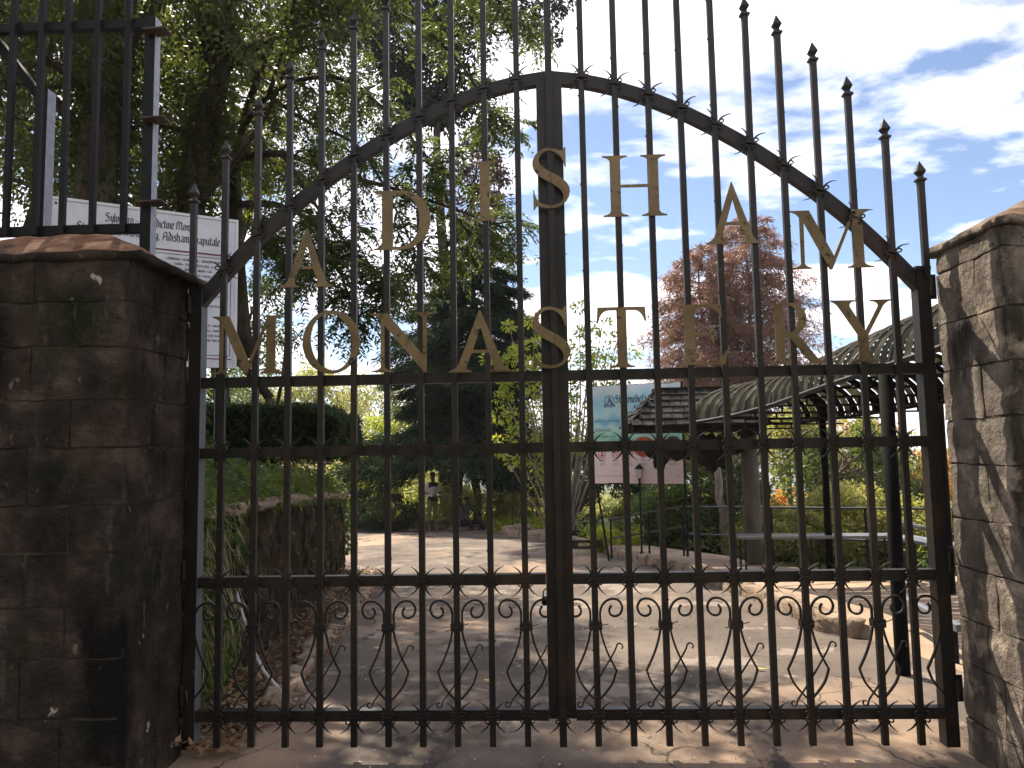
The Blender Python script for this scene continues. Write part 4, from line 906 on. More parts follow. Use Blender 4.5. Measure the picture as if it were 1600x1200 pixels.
# ragged carved board hanging below
cbx0, cbx1 = at(1005, 700, KY).x, at(1158, 700, KY).x; cw = cbx1-cbx0; cz0 = at(1080, 705, KY).z
cbo = empty('carved_wooden_sign', ((cbx0+cbx1)/2, KY+.02, cz0), 'dark ragged carved wooden board hanging under the shingled roof', 'sign')
rr = random.Random(9); Pts = []; topz = [(0,.04),(.06,.12),(.16,.06),(.24,.13),(.30,.19),(.38,.10),(.46,.16),(.52,.24),(.60,.30),(.66,.22),(.70,.28),(.76,.20),(.82,.27),(.88,.33),(.94,.20),(1.0,.08)]
botz = [(1.02,.0),(.95,-.07),(.88,-.06),(.90,-.20),(.84,-.27),(.76,-.25),(.70,-.33),(.64,-.24),(.58,-.20),(.50,-.16),(.42,-.08),(.34,-.14),(.28,-.10),(.20,-.27),(.11,-.24),(.10,-.10),(.04,-.08)]
def rag(tab):
    o_ = []
    for (a, za_), (b, zb_) in zip(tab, tab[1:]):
        for q in range(3): s = q/3; o_.append(((a+(b-a)*s-.5)*cw+.012*rr.uniform(-1,1), za_+(zb_-za_)*s+.016*rr.uniform(-1,1)))
    return o_
link('carved_board', outline_mesh('carved_board', [rag(topz)+rag(botz)], .07), DARKWOOD, cbo)
for i, (u, zz) in enumerate(((-.42,.0),(-.22,.05),(-.02,-.02),(.16,.08),(.36,.0),(.28,-.16),(-.34,-.14),(.02,.12))):
    o = link('carved_lump', rock_mesh(.16, .10, .14, i+40, 2, .2, .2), DARKWOOD, cbo); o.location = (u*cw, -.05, zz)
for u in (-.3, .35): MB().tube([(u*cw,0,.1),(u*cw,0,ez-cz0-.10)], .008, 6).build('hanger', STEELB, cbo)

# ================================================================ ARCHED CANOPY
CP = [(4.55,2.40,2.13),(5.4,2.42,2.10),(6.6,2.45,2.06),(8.0,2.44,1.985),(9.0,2.32,1.93),(9.7,2.14,1.895),(10.15,1.98,1.875)]
can = empty('arched_canopy', (3.2, 5.37, 0), 'long arched walkway canopy of ribbed dark sheets with black posts, behind the right leaf', 'canopy')
c = can.location; CW = 1.75; RISE = .47
def cpos(s):      # s in 0..1 along
    y = CP[0][0]+(CP[-1][0]-CP[0][0])*s; x = lerp_tab([(a[0], a[1]) for a in CP], y); z = lerp_tab([(a[0], a[2]) for a in CP], y); return Vector((x, y, z))
def cframe(s):
    p = cpos(s); q = cpos(min(1, s+.01)); r_ = cpos(max(0, s-.01)); t_ = (q-r_).normalized(); e = Vector((t_.y, -t_.x, 0)).normalized(); return p, e
def arcp(s, a, dr=0):
    p, e = cframe(s); u = a; w_ = CW/2; th = math.pi*(1-u)
    return p+e*(w_-w_*math.cos(math.pi*u)*1.0*(1 if abs(math.cos(math.pi*u)) <= 1 else 1))*1.0+Vector((0,0,(RISE+dr)*math.sin(math.pi*u)))-c
NSH = 44; off_ = 0
for i in range(NSH):
    s0, s1 = i/NSH, (i+1)/NSH; mb = MB(); K = 14; vs = []
    bump_ = .018 if i%2 else 0
    for s, inn in ((s0+.0012, 0), ((s0+s1)/2, .012), (s1-.0012, 0)):
        for k_ in range(K+1): vs.append(arcp(s, k_/K, bump_+inn))
    fs = [(r_*(K+1)+k_, (r_+1)*(K+1)+k_, (r_+1)*(K+1)+k_+1, r_*(K+1)+k_+1) for r_ in range(2) for k_ in range(K)]
    mb.add(vs, fs); mb.build('roof_sheet', SHEET if i%2 else SHEETD, can, True)
def bx(a, b, r_=.012, nm='tie_bar', sides=6): MB().tube([a, b], r_, sides).build(nm, STEELB, can)
for i in range(0, 9):
    s = i/8; mb = MB(); mb.tube([arcp(s, k_/12, -.02) for k_ in range(13)], .016, 6); mb.build('arch_rib', STEELB, can)
for dr in (0,):
    for u in (0.0, 1.0):
        mb = MB(); mb.tube([arcp(i/20, u, 0)-Vector((0,0,.02)) for i in range(21)], .022, 6); mb.build('eaves_tube', STEELB, can)
for i in range(0, 9):
    s = i/8; a, b = arcp(s, 0), arcp(s, 1); a2, b2 = a-Vector((0,0,.10)), b-Vector((0,0,.10))
    mb = MB(); mb.tube([a-Vector((0,0,.025)), b-Vector((0,0,.025))], .011, 5); mb.tube([a2, b2], .011, 5)
    for q in range(7):
        t_ = (q+.5)/7; p = a.lerp(b, t_); mb.tube([p-Vector((0,0,.025)), p-Vector((0,0,.10))], .012, 5)
    mb.build('lattice_tie', STEELB, can)
for u in (.25,.5,.75): MB().tube([arcp(i/20, u, -.02)-Vector((0,0,.0)) for i in range(21)], .014, 5).build('purlin', STEELB, can)
for (px_, py_) in ((2.43, 5.37),):
    MB().lathe((px_-c.x, py_-c.y, -.05), [(.05,0),(.047,.06),(.047,2.16)], 14).build('post', DARKPOST, can, True)
for px_, py_ in ((4.22,5.4),(4.25,8.2)): MB().lathe((px_-c.x, py_-c.y, -.3), [(.05,0),(.047,.06),(.047,2.4)], 12).build('post', DARKPOST, can, True)
p_ = cpos(.93); MB().lathe((p_.x-c.x+1.55, p_.y-c.y+.2, -.4), [(.045,0),(.045,2.3)], 12).build('post', DARKPOST, can, True)

# ================================================================ BENCHES, RAILINGS, LAMPS
def seat(name, a, b, wid, label, legs, group=None):
    a, b = Vector(a), Vector(b); o = empty(name, (a.x, a.y, pave_z(a.y)), label, 'bench', group); c = o.location
    MB().beam(a-c, b-c, .035, wid, upv=(-(b-a).y, (b-a).x, 0)).build('seat', BENCHM, o)
    for t_ in legs:
        p = a.lerp(b, t_); zz = pave_z(p.y)
        for sgn in (-1, 1):
            n_ = Vector((-(b-a).y, (b-a).x, 0)).normalized()*(wid*.38*sgn); MB().tube([p+n_-c-Vector((0,0,.02)), Vector((p.x, p.y, zz))+n_-c], .014, 6).build('leg', STEELB, o)
    return o
s1 = at(1150, 838, 10); s2 = at(1396, 837, 10)
seat('bench', s1, s2, .34, 'long metal-topped bench running across behind the canopy post', (.04,.5,.97))
s3 = at(1404, 838, 9.85); s4 = at(1500, 856, 8.4)
b2 = seat('bench', s3, s4, .34, 'short metal-topped bench running towards the gate by the right pillar', (.1,.45,.85))
r1, r2 = at(1398, 817, 9.6), at(1492, 838, 8.2); r1.x += .1
MB().tube([r1-b2.location, r2-b2.location], .028, 8).build('back_rail', RAILM, b2)
for t_ in (.1,.9): p = r1.lerp(r2, t_); MB().tube([p-b2.location, Vector((p.x, p.y, pave_z(p.y)))-b2.location], .016, 6).build('leg', STEELB, b2)
l1, l2 = at(1404, 932, 6.6), at(1500, 982, 5.5)
lr = empty('low_rail', (l1.x, l1.y, pave_z(l1.y)), 'low dark steel rail lying near the ground behind the canopy post', 'rail')
MB().beam(l1-lr.location, l2-lr.location, .05, .05).build('rail_bar', BENCHM, lr)
for t_ in (.08,.92): p = l1.lerp(l2, t_); MB().tube([p-lr.location, Vector((p.x, p.y, pave_z(p.y)-.02))-lr.location], .02, 6).build('leg', STEELB, lr)
ra = at(1072, 792, 12.6); rb = at(1490, 811, 10.1)
rl = empty('railing', (ra.x, ra.y, pave_z(ra.y)), 'worn tubular railing along the back of the pavement, two rails', 'railing'); c = rl.location
def zup(p, h): return Vector((p.x, p.y, pave_z(p.y)+h))
hT = ra.z-pave_z(ra.y)
for h in (hT, hT*.45): MB().tube([zup(ra, h)-c, zup(ra.lerp(rb, .5), h)-c, zup(rb, h)-c], .017, 7).build('rail', RAILM, rl)
for t_ in (0, .37, .72, 1): p = ra.lerp(rb, t_); MB().tube([zup(p, hT)-c, zup(p, -.05)-c], .020, 7).build('post', STEELB, rl)
sa, sb = ra+Vector((-.04,.12,0)), at(952, 812, 13.5)
sr = empty('stair_railing', (sb.x, sb.y, road_z(sb.y)), 'handrail sloping down to the left from the corner of the pavement railing', 'railing'); c = sr.location
for dz in (0, -.33): MB().tube([sa-c+Vector((0,0,dz)), sb-c+Vector((0,0,dz))], .016, 7).build('rail', RAILM, sr)
sc_ = sb+Vector((.85, 1.9, -.35)); MB().tube([sb-c, sc_-c], .016, 7).build('rail', RAILM, sr)
for t_ in (.0, .45, .98): p = sa.lerp(sb, t_); MB().tube([p-c, Vector((p.x, p.y, road_z(p.y)-.05))-c], .018, 7).build('post', STEELB, sr)
def lantern(base, top, label):
    h = top.z-base.z; o = empty('garden_lamp', base, label, 'lamp', 'garden lamps'); s = h/2.2 if h > 1.8 else .78
    w = .085*max(.85, s)
    MB().lathe((0,0,0), [(.035,0),(.035,.05),(.018,.07),(.016,h-.42*w/.085)], 10).build('pole', STEELB, o, True)
    z0 = h-.42*w/.085; k_ = w/.085
    MB().lathe((0,0,z0), [(.02*k_,0),(.075*k_,.015*k_),(.02*k_,.03*k_),(.02*k_,.09*k_),(.05*k_,.12*k_)], 10).build('bracket', STEELB, o, True)
    gm = MB(); vs = []; 
    for rr_, zz in ((.045*k_, z0+.12*k_), (.075*k_, z0+.31*k_)):
        for q in range(6): a = q*math.pi/3; vs.append((rr_*math.cos(a), rr_*math.sin(a), zz))
    gm.add(vs, [(q, (q+1)%6, 6+(q+1)%6, 6+q) for q in range(6)]); gm.build('glass', mat('lamp_glass', [(.5,.5,.5),(.6,.6,.6)], rough=.15, spec=.6), o)
    cg = MB()
    for q in range(6): a = q*math.pi/3; cg.tube([(.046*k_*math.cos(a), .046*k_*math.sin(a), z0+.12*k_), (.078*k_*math.cos(a), .078*k_*math.sin(a), z0+.31*k_)], .004*k_, 4)
    cg.build('cage', STEELB, o)
    MB().lathe((0,0,z0+.31*k_), [(.095*k_,0),(.09*k_,.012*k_),(.035*k_,.075*k_),(.012*k_,.085*k_),(.012*k_,.11*k_)], 6).build('hood', STEELB, o)
    return o
b0 = gnd(1003, 868, .12); lantern(b0, at(1000, 724, b0.y), 'small black garden lantern on a pole in front of the banner')
b0 = at(801, 833, 20.5); lantern(b0, at(799, 722, 20.5), 'slim black garden lantern standing at the far road edge')
pw0, pw1 = at(880, 842, 21), at(1012, 836, 17)
lw = empty('low_wall', pw0, 'low pale green painted wall beyond the far end of the pavement', 'wall')
MB().beam(Vector((0,0,.12)), pw1-pw0+Vector((0,0,.12)), .62, .25).build('wall_panel', mat('pale_green_paint', [(.38,.45,.24),(.46,.52,.30)], rough=.8, scale=4), lw)
# plastic pipe leaning by the retaining wall
pp = empty('pipe', (-1.80, 4.7, .12), 'thin pale grey pipe slanting down the ivy by the left post', 'pipe')
pts = [at(366, 915, 5.4), at(378, 960, 5.2), at(392, 1010, 5.05), at(412, 1050, 4.95), at(436, 1078, 4.85), at(452, 1096, 4.75)]
MB().tube([p-pp.location for p in pts], .014, 8).build('tube', PIPE, pp, True)
#@@PEOPLE
# ================================================================ PEOPLE
SKIN = mat('skin', [(.10,.05,.032),(.13,.07,.045)], rough=.6); HAIRM = mat('dark_hat', [(.02,.022,.024),(.035,.036,.038)], rough=.8)
TROUS = mat('olive_trousers', [(.12,.13,.075),(.17,.175,.11)], rough=.9); BLK = mat('black_cloth', [(.012,.013,.018),(.02,.02,.026)], rough=.9); WHC = mat('white_cloth', [(.55,.53,.60),(.68,.66,.70)], rough=.9)
GREYC = mat('grey_green_cloth', [(.07,.085,.09),(.10,.12,.12)], rough=.9); SHOE = mat('shoe', [(.30,.24,.20),(.4,.33,.28)], rough=.8)
def skin_mesh(name, joints, edges, root, sub=2):
    me = bpy.data.meshes.new(name); me.from_pydata([j[0] for j in joints], edges, []); o = bpy.data.objects.new(name, me); COL.objects.link(o)
    mo = o.modifiers.new('skin', 'SKIN'); mo.use_smooth_shade = True
    for i, j in enumerate(joints):
        sv = me.skin_vertices[0].data[i]; r_ = j[1]; sv.radius = (r_, r_) if not isinstance(r_, tuple) else r_; sv.use_root = (i == root)
    sb = o.modifiers.new('sub', 'SUBSURF'); sb.levels = sub; sb.render_levels = sub
    dg = bpy.context.evaluated_depsgraph_get(); r2 = bpy.data.meshes.new_from_object(o.evaluated_get(dg)); r2.name = name
    bpy.data.objects.remove(o); bpy.data.meshes.remove(me); r2.materials.clear()
    r2.polygons.foreach_set('use_smooth', [True]*len(r2.polygons)); return r2
def color_by(me, mats_, fn):
    for mm in mats_: me.materials.append(mm)
    for p in me.polygons: p.material_index = fn(p.center)
def hand(mb, P, D, U, s=1.0):
    """palm and five fingers; D along the fingers, U out of the back of the hand"""
    P, D, U = Vector(P), Vector(D).normalized(), Vector(U).normalized(); S = D.cross(U).normalized()
    mb.tube([P-D*.01, P+D*.045*s, P+D*.085*s], [.028*s,.036*s,.033*s], 8)
    for k_, (o_, ln) in enumerate(((-.027,.062),(-.009,.074),(.010,.078),(.027,.068))):
        a = P+D*.08*s+S*o_*s; mb.tube([a, a+D*ln*.5*s-U*.008, a+D*ln*.85*s-U*.03*s], [.0095*s,.0085*s,.0065*s], 6)
    a = P+D*.03*s-S*.03*s; mb.tube([a, a-S*.025*s+D*.03*s, a-S*.03*s+D*.06*s-U*.012], [.012*s,.010*s,.008*s], 6)
# standing man, turned to the right, hands holding something at the belly
feet = at(676, 829, 23.0); gz = feet.z
per = empty('person', (feet.x, 23.0, gz), 'person standing in a black and white jacket, dark hat and olive trousers', 'person', rz=R(38))
J = [((0,0,.90),(.14,.11)),((0,0,1.06),(.125,.10)),((0,.0,1.25),(.15,.115)),((0,.0,1.38),(.12,.085)),((0,-.01,1.46),.052),((0,-.02,1.53),.06),((0,-.03,1.60),(.078,.092)),((0,-.02,1.67),(.062,.075)),
 ((.09,0,.84),.092),((.11,.01,.48),.062),((.12,.03,.10),.043),((.12,-.10,.03),.035),((-.09,0,.84),.092),((-.12,-.02,.48),.062),((-.14,.02,.10),.043),((-.14,-.11,.03),.035),
 ((.19,0,1.37),.062),((.25,.02,1.12),.046),((.12,-.20,1.02),.034),((-.19,0,1.37),.062),((-.25,.02,1.12),.046),((-.10,-.20,1.04),.034)]
E_ = [(0,1),(1,2),(2,3),(3,4),(4,5),(5,6),(6,7),(0,8),(8,9),(9,10),(10,11),(0,12),(12,13),(13,14),(14,15),(3,16),(16,17),(17,18),(3,19),(19,20),(20,21)]
body = skin_mesh('body', J, E_, 0)
def bc(c):
    if c.z > 1.42 and abs(c.x) < .12: return 0
    if c.z < .07: return 4
    if c.z < .90 and abs(c.x) < .23 and c.y > -.19 or c.z < .8: return 1
    if abs(c.x) > .155 or (c.y < -.10 and c.z < 1.16 and abs(c.x) > .05): return 2 if not (1.10 < c.z < 1.15) else 3
    if c.z > 1.30: return 3
    return 2 if 1.08 < c.z < 1.30 and c.y < .06 else 3
color_by(body, [SKIN, TROUS, WHC, BLK, SHOE], bc); link('body', body, None, per)
mb = MB(); hand(mb, (.11,-.21,1.02), (-.7,-.5,0), (0,-.4,1)); hand(mb, (-.09,-.21,1.04), (.7,-.5,0), (0,-.4,1)); mb.build('hands', SKIN, per, True)
mb = MB(); mb.lathe((0,-.02,1.655), [(.115,0),(.118,.008),(.086,.02),(.082,.07),(.06,.10),(.02,.112)], 16); mb.build('hat', HAIRM, per, True)
mb = MB(); mb.tube([(0,-.115,1.585),(0,-.135,1.565)], [.012,.016], 6); mb.tube([(-.022,-.108,1.54),(.022,-.108,1.54)], .007, 6)
for s in (-1,1): mb.tube([(s*.078,-.02,1.60),(s*.088,-.015,1.57)], .014, 6); mb.tube([(s*.03,-.112,1.605),(s*.03,-.117,1.605)], .010, 6)
mb.build('face', SKIN, per, True)
# seated man beside him on the kerb
f2 = at(729, 834, 23.1)
p2 = empty('person', (f2.x, 23.3, f2.z), 'seated person in dark clothes on the kerb, arm on the knee', 'person', rz=R(35))
J = [((-.10,.05,.30),(.15,.13)),((-.11,.0,.50),(.14,.11)),((-.10,-.06,.70),(.15,.11)),((-.09,-.09,.80),(.10,.08)),((-.09,-.12,.87),.05),((-.09,-.14,.93),.06),((-.09,-.15,1.0),(.078,.09)),((-.09,-.14,1.06),(.06,.07)),
 ((.02,.0,.30),.09),((.30,-.22,.36),.065),((.42,-.32,.08),.045),((.50,-.40,.03),.036),((-.18,-.05,.28),.09),((-.10,-.42,.36),.065),((-.08,-.48,.08),.045),((-.07,-.58,.03),.036),
 ((.08,-.05,.80),.058),((.26,-.08,.62),.044),((.34,-.20,.42),.034),((-.27,-.08,.80),.058),((-.30,-.20,.60),.044),((-.18,-.40,.46),.034)]
b2_ = skin_mesh('body', J, E_, 0)
def bc2(c):
    if c.z > .84: return 0
    if c.z < .40: return 2
    if c.z < .62 and (c.x > .2 or c.y < -.22): return 0
    return 1
color_by(b2_, [SKIN, GREYC, BLK], bc2); link('body', b2_, None, p2)
mb = MB(); hand(mb, (.34,-.21,.42), (.2,-.4,-.6), (.3,-.8,.3)); hand(mb, (-.18,-.41,.45), (.2,-.5,-.5), (.3,-.8,.3)); mb.build('hands', SKIN, p2, True)
mb = MB(); mb.lathe((-.09,-.135,1.0), [(.088,0),(.092,.03),(.08,.07),(.04,.10)], 14); mb.build('hair', HAIRM, p2, True)
ks = link('sitting_stone', rock_mesh(.8, .5, .34, 77, 2, .2, .6), KERB); ks.location = (f2.x-.15, 23.45, f2.z+.05); setp(ks, 'pale stone block at the road edge under the seated person', 'stone')
for nm, (px_, py_, YY, s_) in {'big':(822,838,20.5,.75)}.items():
    q = at(px_, py_, YY); o = link('boulder', rock_mesh(s_, s_*.7, s_*.5, 55, 3, .2, .25, True), KERB); o.location = (q.x-.2, YY, q.z+.12); setp(o, 'rounded pale boulder ending the right-hand kerb, near the far lamp', 'boulder')

# ================================================================ VEGETATION
def leafpart(name, me, m_, parent): o = link(name, me, m_, parent); o['kind'] = 'stuff'; return o
def clusters_ell(c, r, m, shell=.55):
    d = rdir(m); t = rng.uniform(shell, 1, (m,1))**.6; return np.array(c)+d*t*np.array(r)
def cluster_leaves(cent, rad, per, L_, W_, droop=.3, outward=1.0, nup=.5, vary=.5):
    m = len(cent); rad = np.broadcast_to(rad, (m,)); rad = rad*rng.uniform(1-vary, 1+vary*.6, m)
    idx = np.repeat(np.arange(m), per); n = len(idx)
    d = rdir(n); t = rng.uniform(0,1,(n,1))**.5
    P = cent[idx]+d*t*rad[idx][:,None]*np.array([1,1,.75])
    D = d*outward+rdir(n)*.8; D[:,2] -= droop
    return P, D
def veg(name, base, label, cat, group=None): return empty(name, base, label, cat, group)
def trunk_mesh(paths, base):
    mb = MB(); b = Vector(base)
    for pts, r0, r1 in paths:
        n = len(pts); mb.tube([Vector(p)-b for p in pts], [r0+(r1-r0)*i/(n-1) for i in range(n)], 7 if r0 > .06 else 4)
    return mb.mesh('trunk', True)
def wob(a, b, n=6, amp=.12, sag=0):
    a, b = Vector(a), Vector(b); L0 = (b-a).length; o_ = []
    for i in range(n+1):
        t = i/n; p = a.lerp(b, t)+Vector((random.uniform(-1,1), random.uniform(-1,1), random.uniform(-1,1)))*amp*L0*.25*(0 if i in (0,n) else 1); p.z -= sag*4*t*(1-t); o_.append(p)
    return o_
def tree(name, base, h_fork, crown_c, crown_r, label, cat='tree', lm=LG_MID, nclu=60, per=120, crad=.45, ll=.09, lw=.045, tr=.12, bark=BARK, group=None, shell=.5, droop=.3, twigs=True, lean=(0,0), extra=None, nup=.5, local=None):
    o = veg(name, base, label, cat, group); b = Vector(base); top = Vector(crown_c)
    fork = b+Vector((lean[0], lean[1], h_fork)); paths = [(wob(b-Vector((0,0,.2)), fork, 6, .10), tr*1.25, tr*.75)]
    cen = clusters_ell(crown_c, crown_r, nclu, shell)
    if extra is not None: cen = np.vstack([cen, np.array(extra)])
    if twigs:
        lead = wob(fork, top+Vector((0,0,crown_r[2]*.5)), 5, .15); paths.append((lead, tr*.75, tr*.2))
        for q in cen[:: max(1, len(cen)//36)]:
            q = Vector(q); s = lead[min(4, int(max(0, (q.z-fork.z)/(crown_r[2]*1.6+.01))*4))] if q.z > fork.z else fork
            paths.append((wob(s, q, 5, .22), tr*.30, tr*.05))
    t = link('trunk', trunk_mesh(paths, base), bark, o)
    P, D = cluster_leaves(cen, crad, per, ll, lw, droop)
    me = leaf_mesh('crown', P-np.array(base), D, ll, lw, droop*.3, nup); leafpart('crown', me, lm, o)
    return o
def px3(x, y, Y): v = at(x, y, Y); return (v.x, v.y, v.z)

# --- big dark trees on the left bank
def big_tree(base, path, r0, label, crown, lm, limbs=(), ivy=0, group=None):
    o = veg('tree', base, label, 'tree', group); b = Vector(base)
    pts = [Vector(p) for p in path]; fine = spl3(pts, 5); n = len(fine)
    paths = [(fine, r0, r0*.45)]+[(spl3([Vector(p) for p in l_], 4), w, w*.3) for l_, w in limbs]
    cen = np.vstack([clusters_ell(c_, r_, m_, .25) for c_, r_, m_ in crown])
    for q in cen[::9]: q = Vector(q); s = min(fine, key=lambda p: (p-q).length); paths.append((wob(s, q, 5, .2), .045, .010))
    link('trunk', trunk_mesh(paths, base), BARK, o)
    P, D = cluster_leaves(cen, .50, 210, .07, .035, .25); leafpart('crown', leaf_mesh('crown', P-np.array(base), D, .078, .040, .1, .6), lm, o)
    if ivy:
        k_ = rng.integers(0, n-1, ivy); t = rng.uniform(0,1,(ivy,1)); A = np.array([tuple(p) for p in fine]); Pp = A[k_]*(1-t)+A[k_+1]*t; d = rdir(ivy); d[:,2] *= .2; d = unit(d)
        Pp = Pp+d*(r0*rng.uniform(.6,1.25,(ivy,1))); leafpart('ivy', leaf_mesh('ivy', Pp-np.array(base), d+rdir(ivy)*.6+np.array([0,0,-.5]), .075, .05, .1, .2), lm, o)
    return o
def spl3(P, n=5):
    o_ = []
    for i in range(len(P)-1):
        a = P[max(0,i-1)]; b = P[i]; c_ = P[i+1]; d = P[min(len(P)-1,i+2)]
        for k_ in range(n): t = k_/n; o_.append(.5*((2*b)+(c_-a)*t+(2*a-5*b+4*c_-d)*t*t+(-a+3*b-3*c_+d)*t**3))
    o_.append(P[-1]); return o_
bz_ = lambda x, y: bank_z(x, min(y, 12))-.1
bA = at(150, 500, 8.2); baseA = (bA.x, 8.2, bz_(bA.x, 8.2))
big_tree(baseA, [baseA, px3(150,300,8.2), px3(160,120,8.3), px3(175,-60,8.5), px3(190,-300,8.8)], .27, 'tall dark tree with a thick ivy-clad trunk behind the bar fence', [(px3(120,-60,8.6),(2.0,1.8,2.6),60),(px3(60,160,9.0),(1.3,1.3,1.6),30),((-4.8,6.6,6.8),(1.9,1.5,1.6),46)], LG_DARK,
  limbs=[([px3(152,230,8.2), px3(80,150,8.2), px3(20,60,8.0)], .09), ([px3(160,120,8.3), px3(230,20,8.2), px3(270,-80,8.0)], .10)], ivy=5200)
bB = at(300, 520, 9.2); baseB = (bB.x, 9.2, bz_(bB.x, 9.2))
big_tree(baseB, [baseB, px3(300,380,9.2), px3(305,270,9.2), px3(345,110,9.1), px3(350,-40,9.2), px3(380,-260,9.4)], .20, 'tall dark tree with a slimmer bending trunk right behind the notice board', [(px3(310,-70,9.4),(2.0,1.8,2.4),62),(px3(260,160,9.6),(1.1,1.3,1.7),44),((-2.9,7.2,7.2),(1.7,1.4,1.5),36)], LG_DARK,
  limbs=[([px3(302,330,9.2), px3(350,270,9.0), px3(410,190,8.8), px3(450,100,8.6)], .06), ([px3(345,110,9.1), px3(420,60,9.0), px3(520,20,8.8)], .08)], ivy=3600)
bC = at(30, 520, 11); baseC = (bC.x, 11, bz_(bC.x, 11))
tree('tree', baseC, 3.0, px3(60,60,12.5), (2.6,2.2,3.0), 'green tree filling the far upper left corner behind the bar fence', lm=LG_MID, nclu=90, per=170, crad=.6, ll=.10, lw=.05, tr=.2)
bD = at(230, 560, 13); baseD = (bD.x, 13, bz_(bD.x, 12))
tree('tree', (at(350,560,14).x, 14, .9), 3.4, px3(425,120,14.5), (2.1,2.4,2.9), 'tall green tree whose crown rises behind the feathery branches', lm=LG_DARK, nclu=150, per=170, crad=.5, ll=.09, lw=.045, tr=.16)
tree('tree', (bD.x, 12.2, bz_(bD.x, 12)), 2.6, px3(330,150,13.5), (1.6,1.5,2.8), 'sunlit yellow-green tree glimpsed between the two dark trunks', lm=LG_LIME, nclu=60, per=150, crad=.55, ll=.10, lw=.045, tr=.13)
tree('tree', (bA.x+.8, 11.5, 1.2), 1.2, px3(200,330,11.8), (1.6,1.2,1.5), 'low dark bushy tree between the trunks above the notice board', lm=LG_DARK, nclu=50, per=170, crad=.5, ll=.08, lw=.04, tr=.10)

# --- feathery-leaved tree whose branches hang across the left leaf of the gate
def pinnate(name, P, D, n_pair=8, ln=.30, leafl=.075, leafw=.020):
    """compound leaves: leaflets in pairs along a drooping midrib"""
    m = len(P); D = unit(D); S = np.cross(D, np.array([[0,0,1.]])+rng.normal(size=(m,3))*.25); S = unit(S)
    ln = ln*rng.uniform(.6,1.2,(m,1)); PP = []; DD = []; 
    for k_ in range(n_pair):
        t = (k_+1.2)/(n_pair+.5); c_ = P+D*ln*t; c_[:,2] -= (ln[:,0]*t**2*.45)
        for s in (-1, 1): PP.append(c_); DD.append(S*s+D*.45+np.array([0,0,-.35])+rng.normal(size=(m,3))*.12)
    PP = np.vstack(PP); DD = np.vstack(DD)
    return leaf_mesh(name, PP, DD, leafl, leafw, .1, .6)
bF = at(385, 560, 10.6); baseF = (bF.x, 10.6, bz_(bF.x, 10.6))
fe = veg('tree', baseF, 'feathery-leaved tree, its long branches hanging across the left half of the arch', 'tree')
limbs = [
 [(372,420,10.4),(365,250,9.8),(420,150,9.0),(520,120,8.6),(600,170,8.3),(680,260,8.0)],
 [(365,250,9.8),(440,240,9.0),(520,270,8.6),(600,290,8.3),(690,320,8.0),(770,350,7.8)],
 [(368,320,10),(430,320,9.2),(490,350,8.8),(530,420,8.4),(550,490,8.2)],
 [(365,250,9.8),(430,60,9.2),(540,0,8.8),(640,30,8.4),(720,100,8.1),(770,190,7.9)],
 [(372,420,10.4),(400,390,9.8),(430,380,9.2),(455,420,8.9)],
 [(420,150,9.0),(480,190,8.5),(560,230,8.2),(620,330,7.9),(650,400,7.8)],
 [(430,60,9.2),(560,-60,8.8),(700,-40,8.4),(790,10,8.2)],
 [(420,150,9.0),(450,60,8.6),(500,-20,8.3)],
 [(440,240,9.0),(500,330,8.6),(560,400,8.5),(600,440,8.3)]]
paths = [([Vector(px3(*q)) for q in ((385,560,10.6),(378,500,10.5),(372,420,10.4),(368,320,10),(365,250,9.8))], .13, .09)]; Pts_ = []; Dirs = []
for li, l_ in enumerate(limbs):
    f_ = spl3([Vector(px3(*q)) for q in l_], 5); paths.append((f_, .055 if li < 4 else .035, .008)); n = len(f_)
    for i in range(5, n, 1):
        for _ in range((1 if li in (1,3,5,6) else 2) if i < n-3 else 4):
            d = Vector((random.uniform(-.4,1), random.uniform(-1,1), random.uniform(-.9,.5))).normalized(); ln = random.uniform(.15,.62)
            tw = [f_[i], f_[i]+d*ln*.5+Vector((0,0,.03)), f_[i]+d*ln+Vector((0,0,-.08))]; paths.append((tw, .009, .003))
            for q in range(9):
                t = random.uniform(.2,1); p = f_[i].lerp(tw[2], t); Pts_.append(tuple(p)); dd = d*.6+Vector((random.uniform(-1,1), random.uniform(-1,1), random.uniform(-.7,.35))); Dirs.append(tuple(dd))
link('trunk', trunk_mesh(paths, baseF), BARK, fe)
Pa = np.array(Pts_)-np.array(baseF); leafpart('crown', pinnate('crown', Pa, np.array(Dirs), 8, .27, .070, .024), LG_FEATH, fe)
# small-leaved shrub clusters low at the left behind the letters
tree('tree', (at(430,600,12.5).x, 12.5, .6), 1.6, px3(455,430,12.5), (1.05,.8,1.5), 'small-leaved dark tree just right of the notice board', lm=LG_DARK, nclu=26, per=120, crad=.32, ll=.06, lw=.032, tr=.05)
tree('tree', (at(395,560,14).x, 14, .8), 1.3, px3(385,520,14), (.9,.8,1.3), 'light green bushy tree between the notice board and the first letters', lm=LG_MID, nclu=26, per=130, crad=.4, ll=.08, lw=.04, tr=.06)

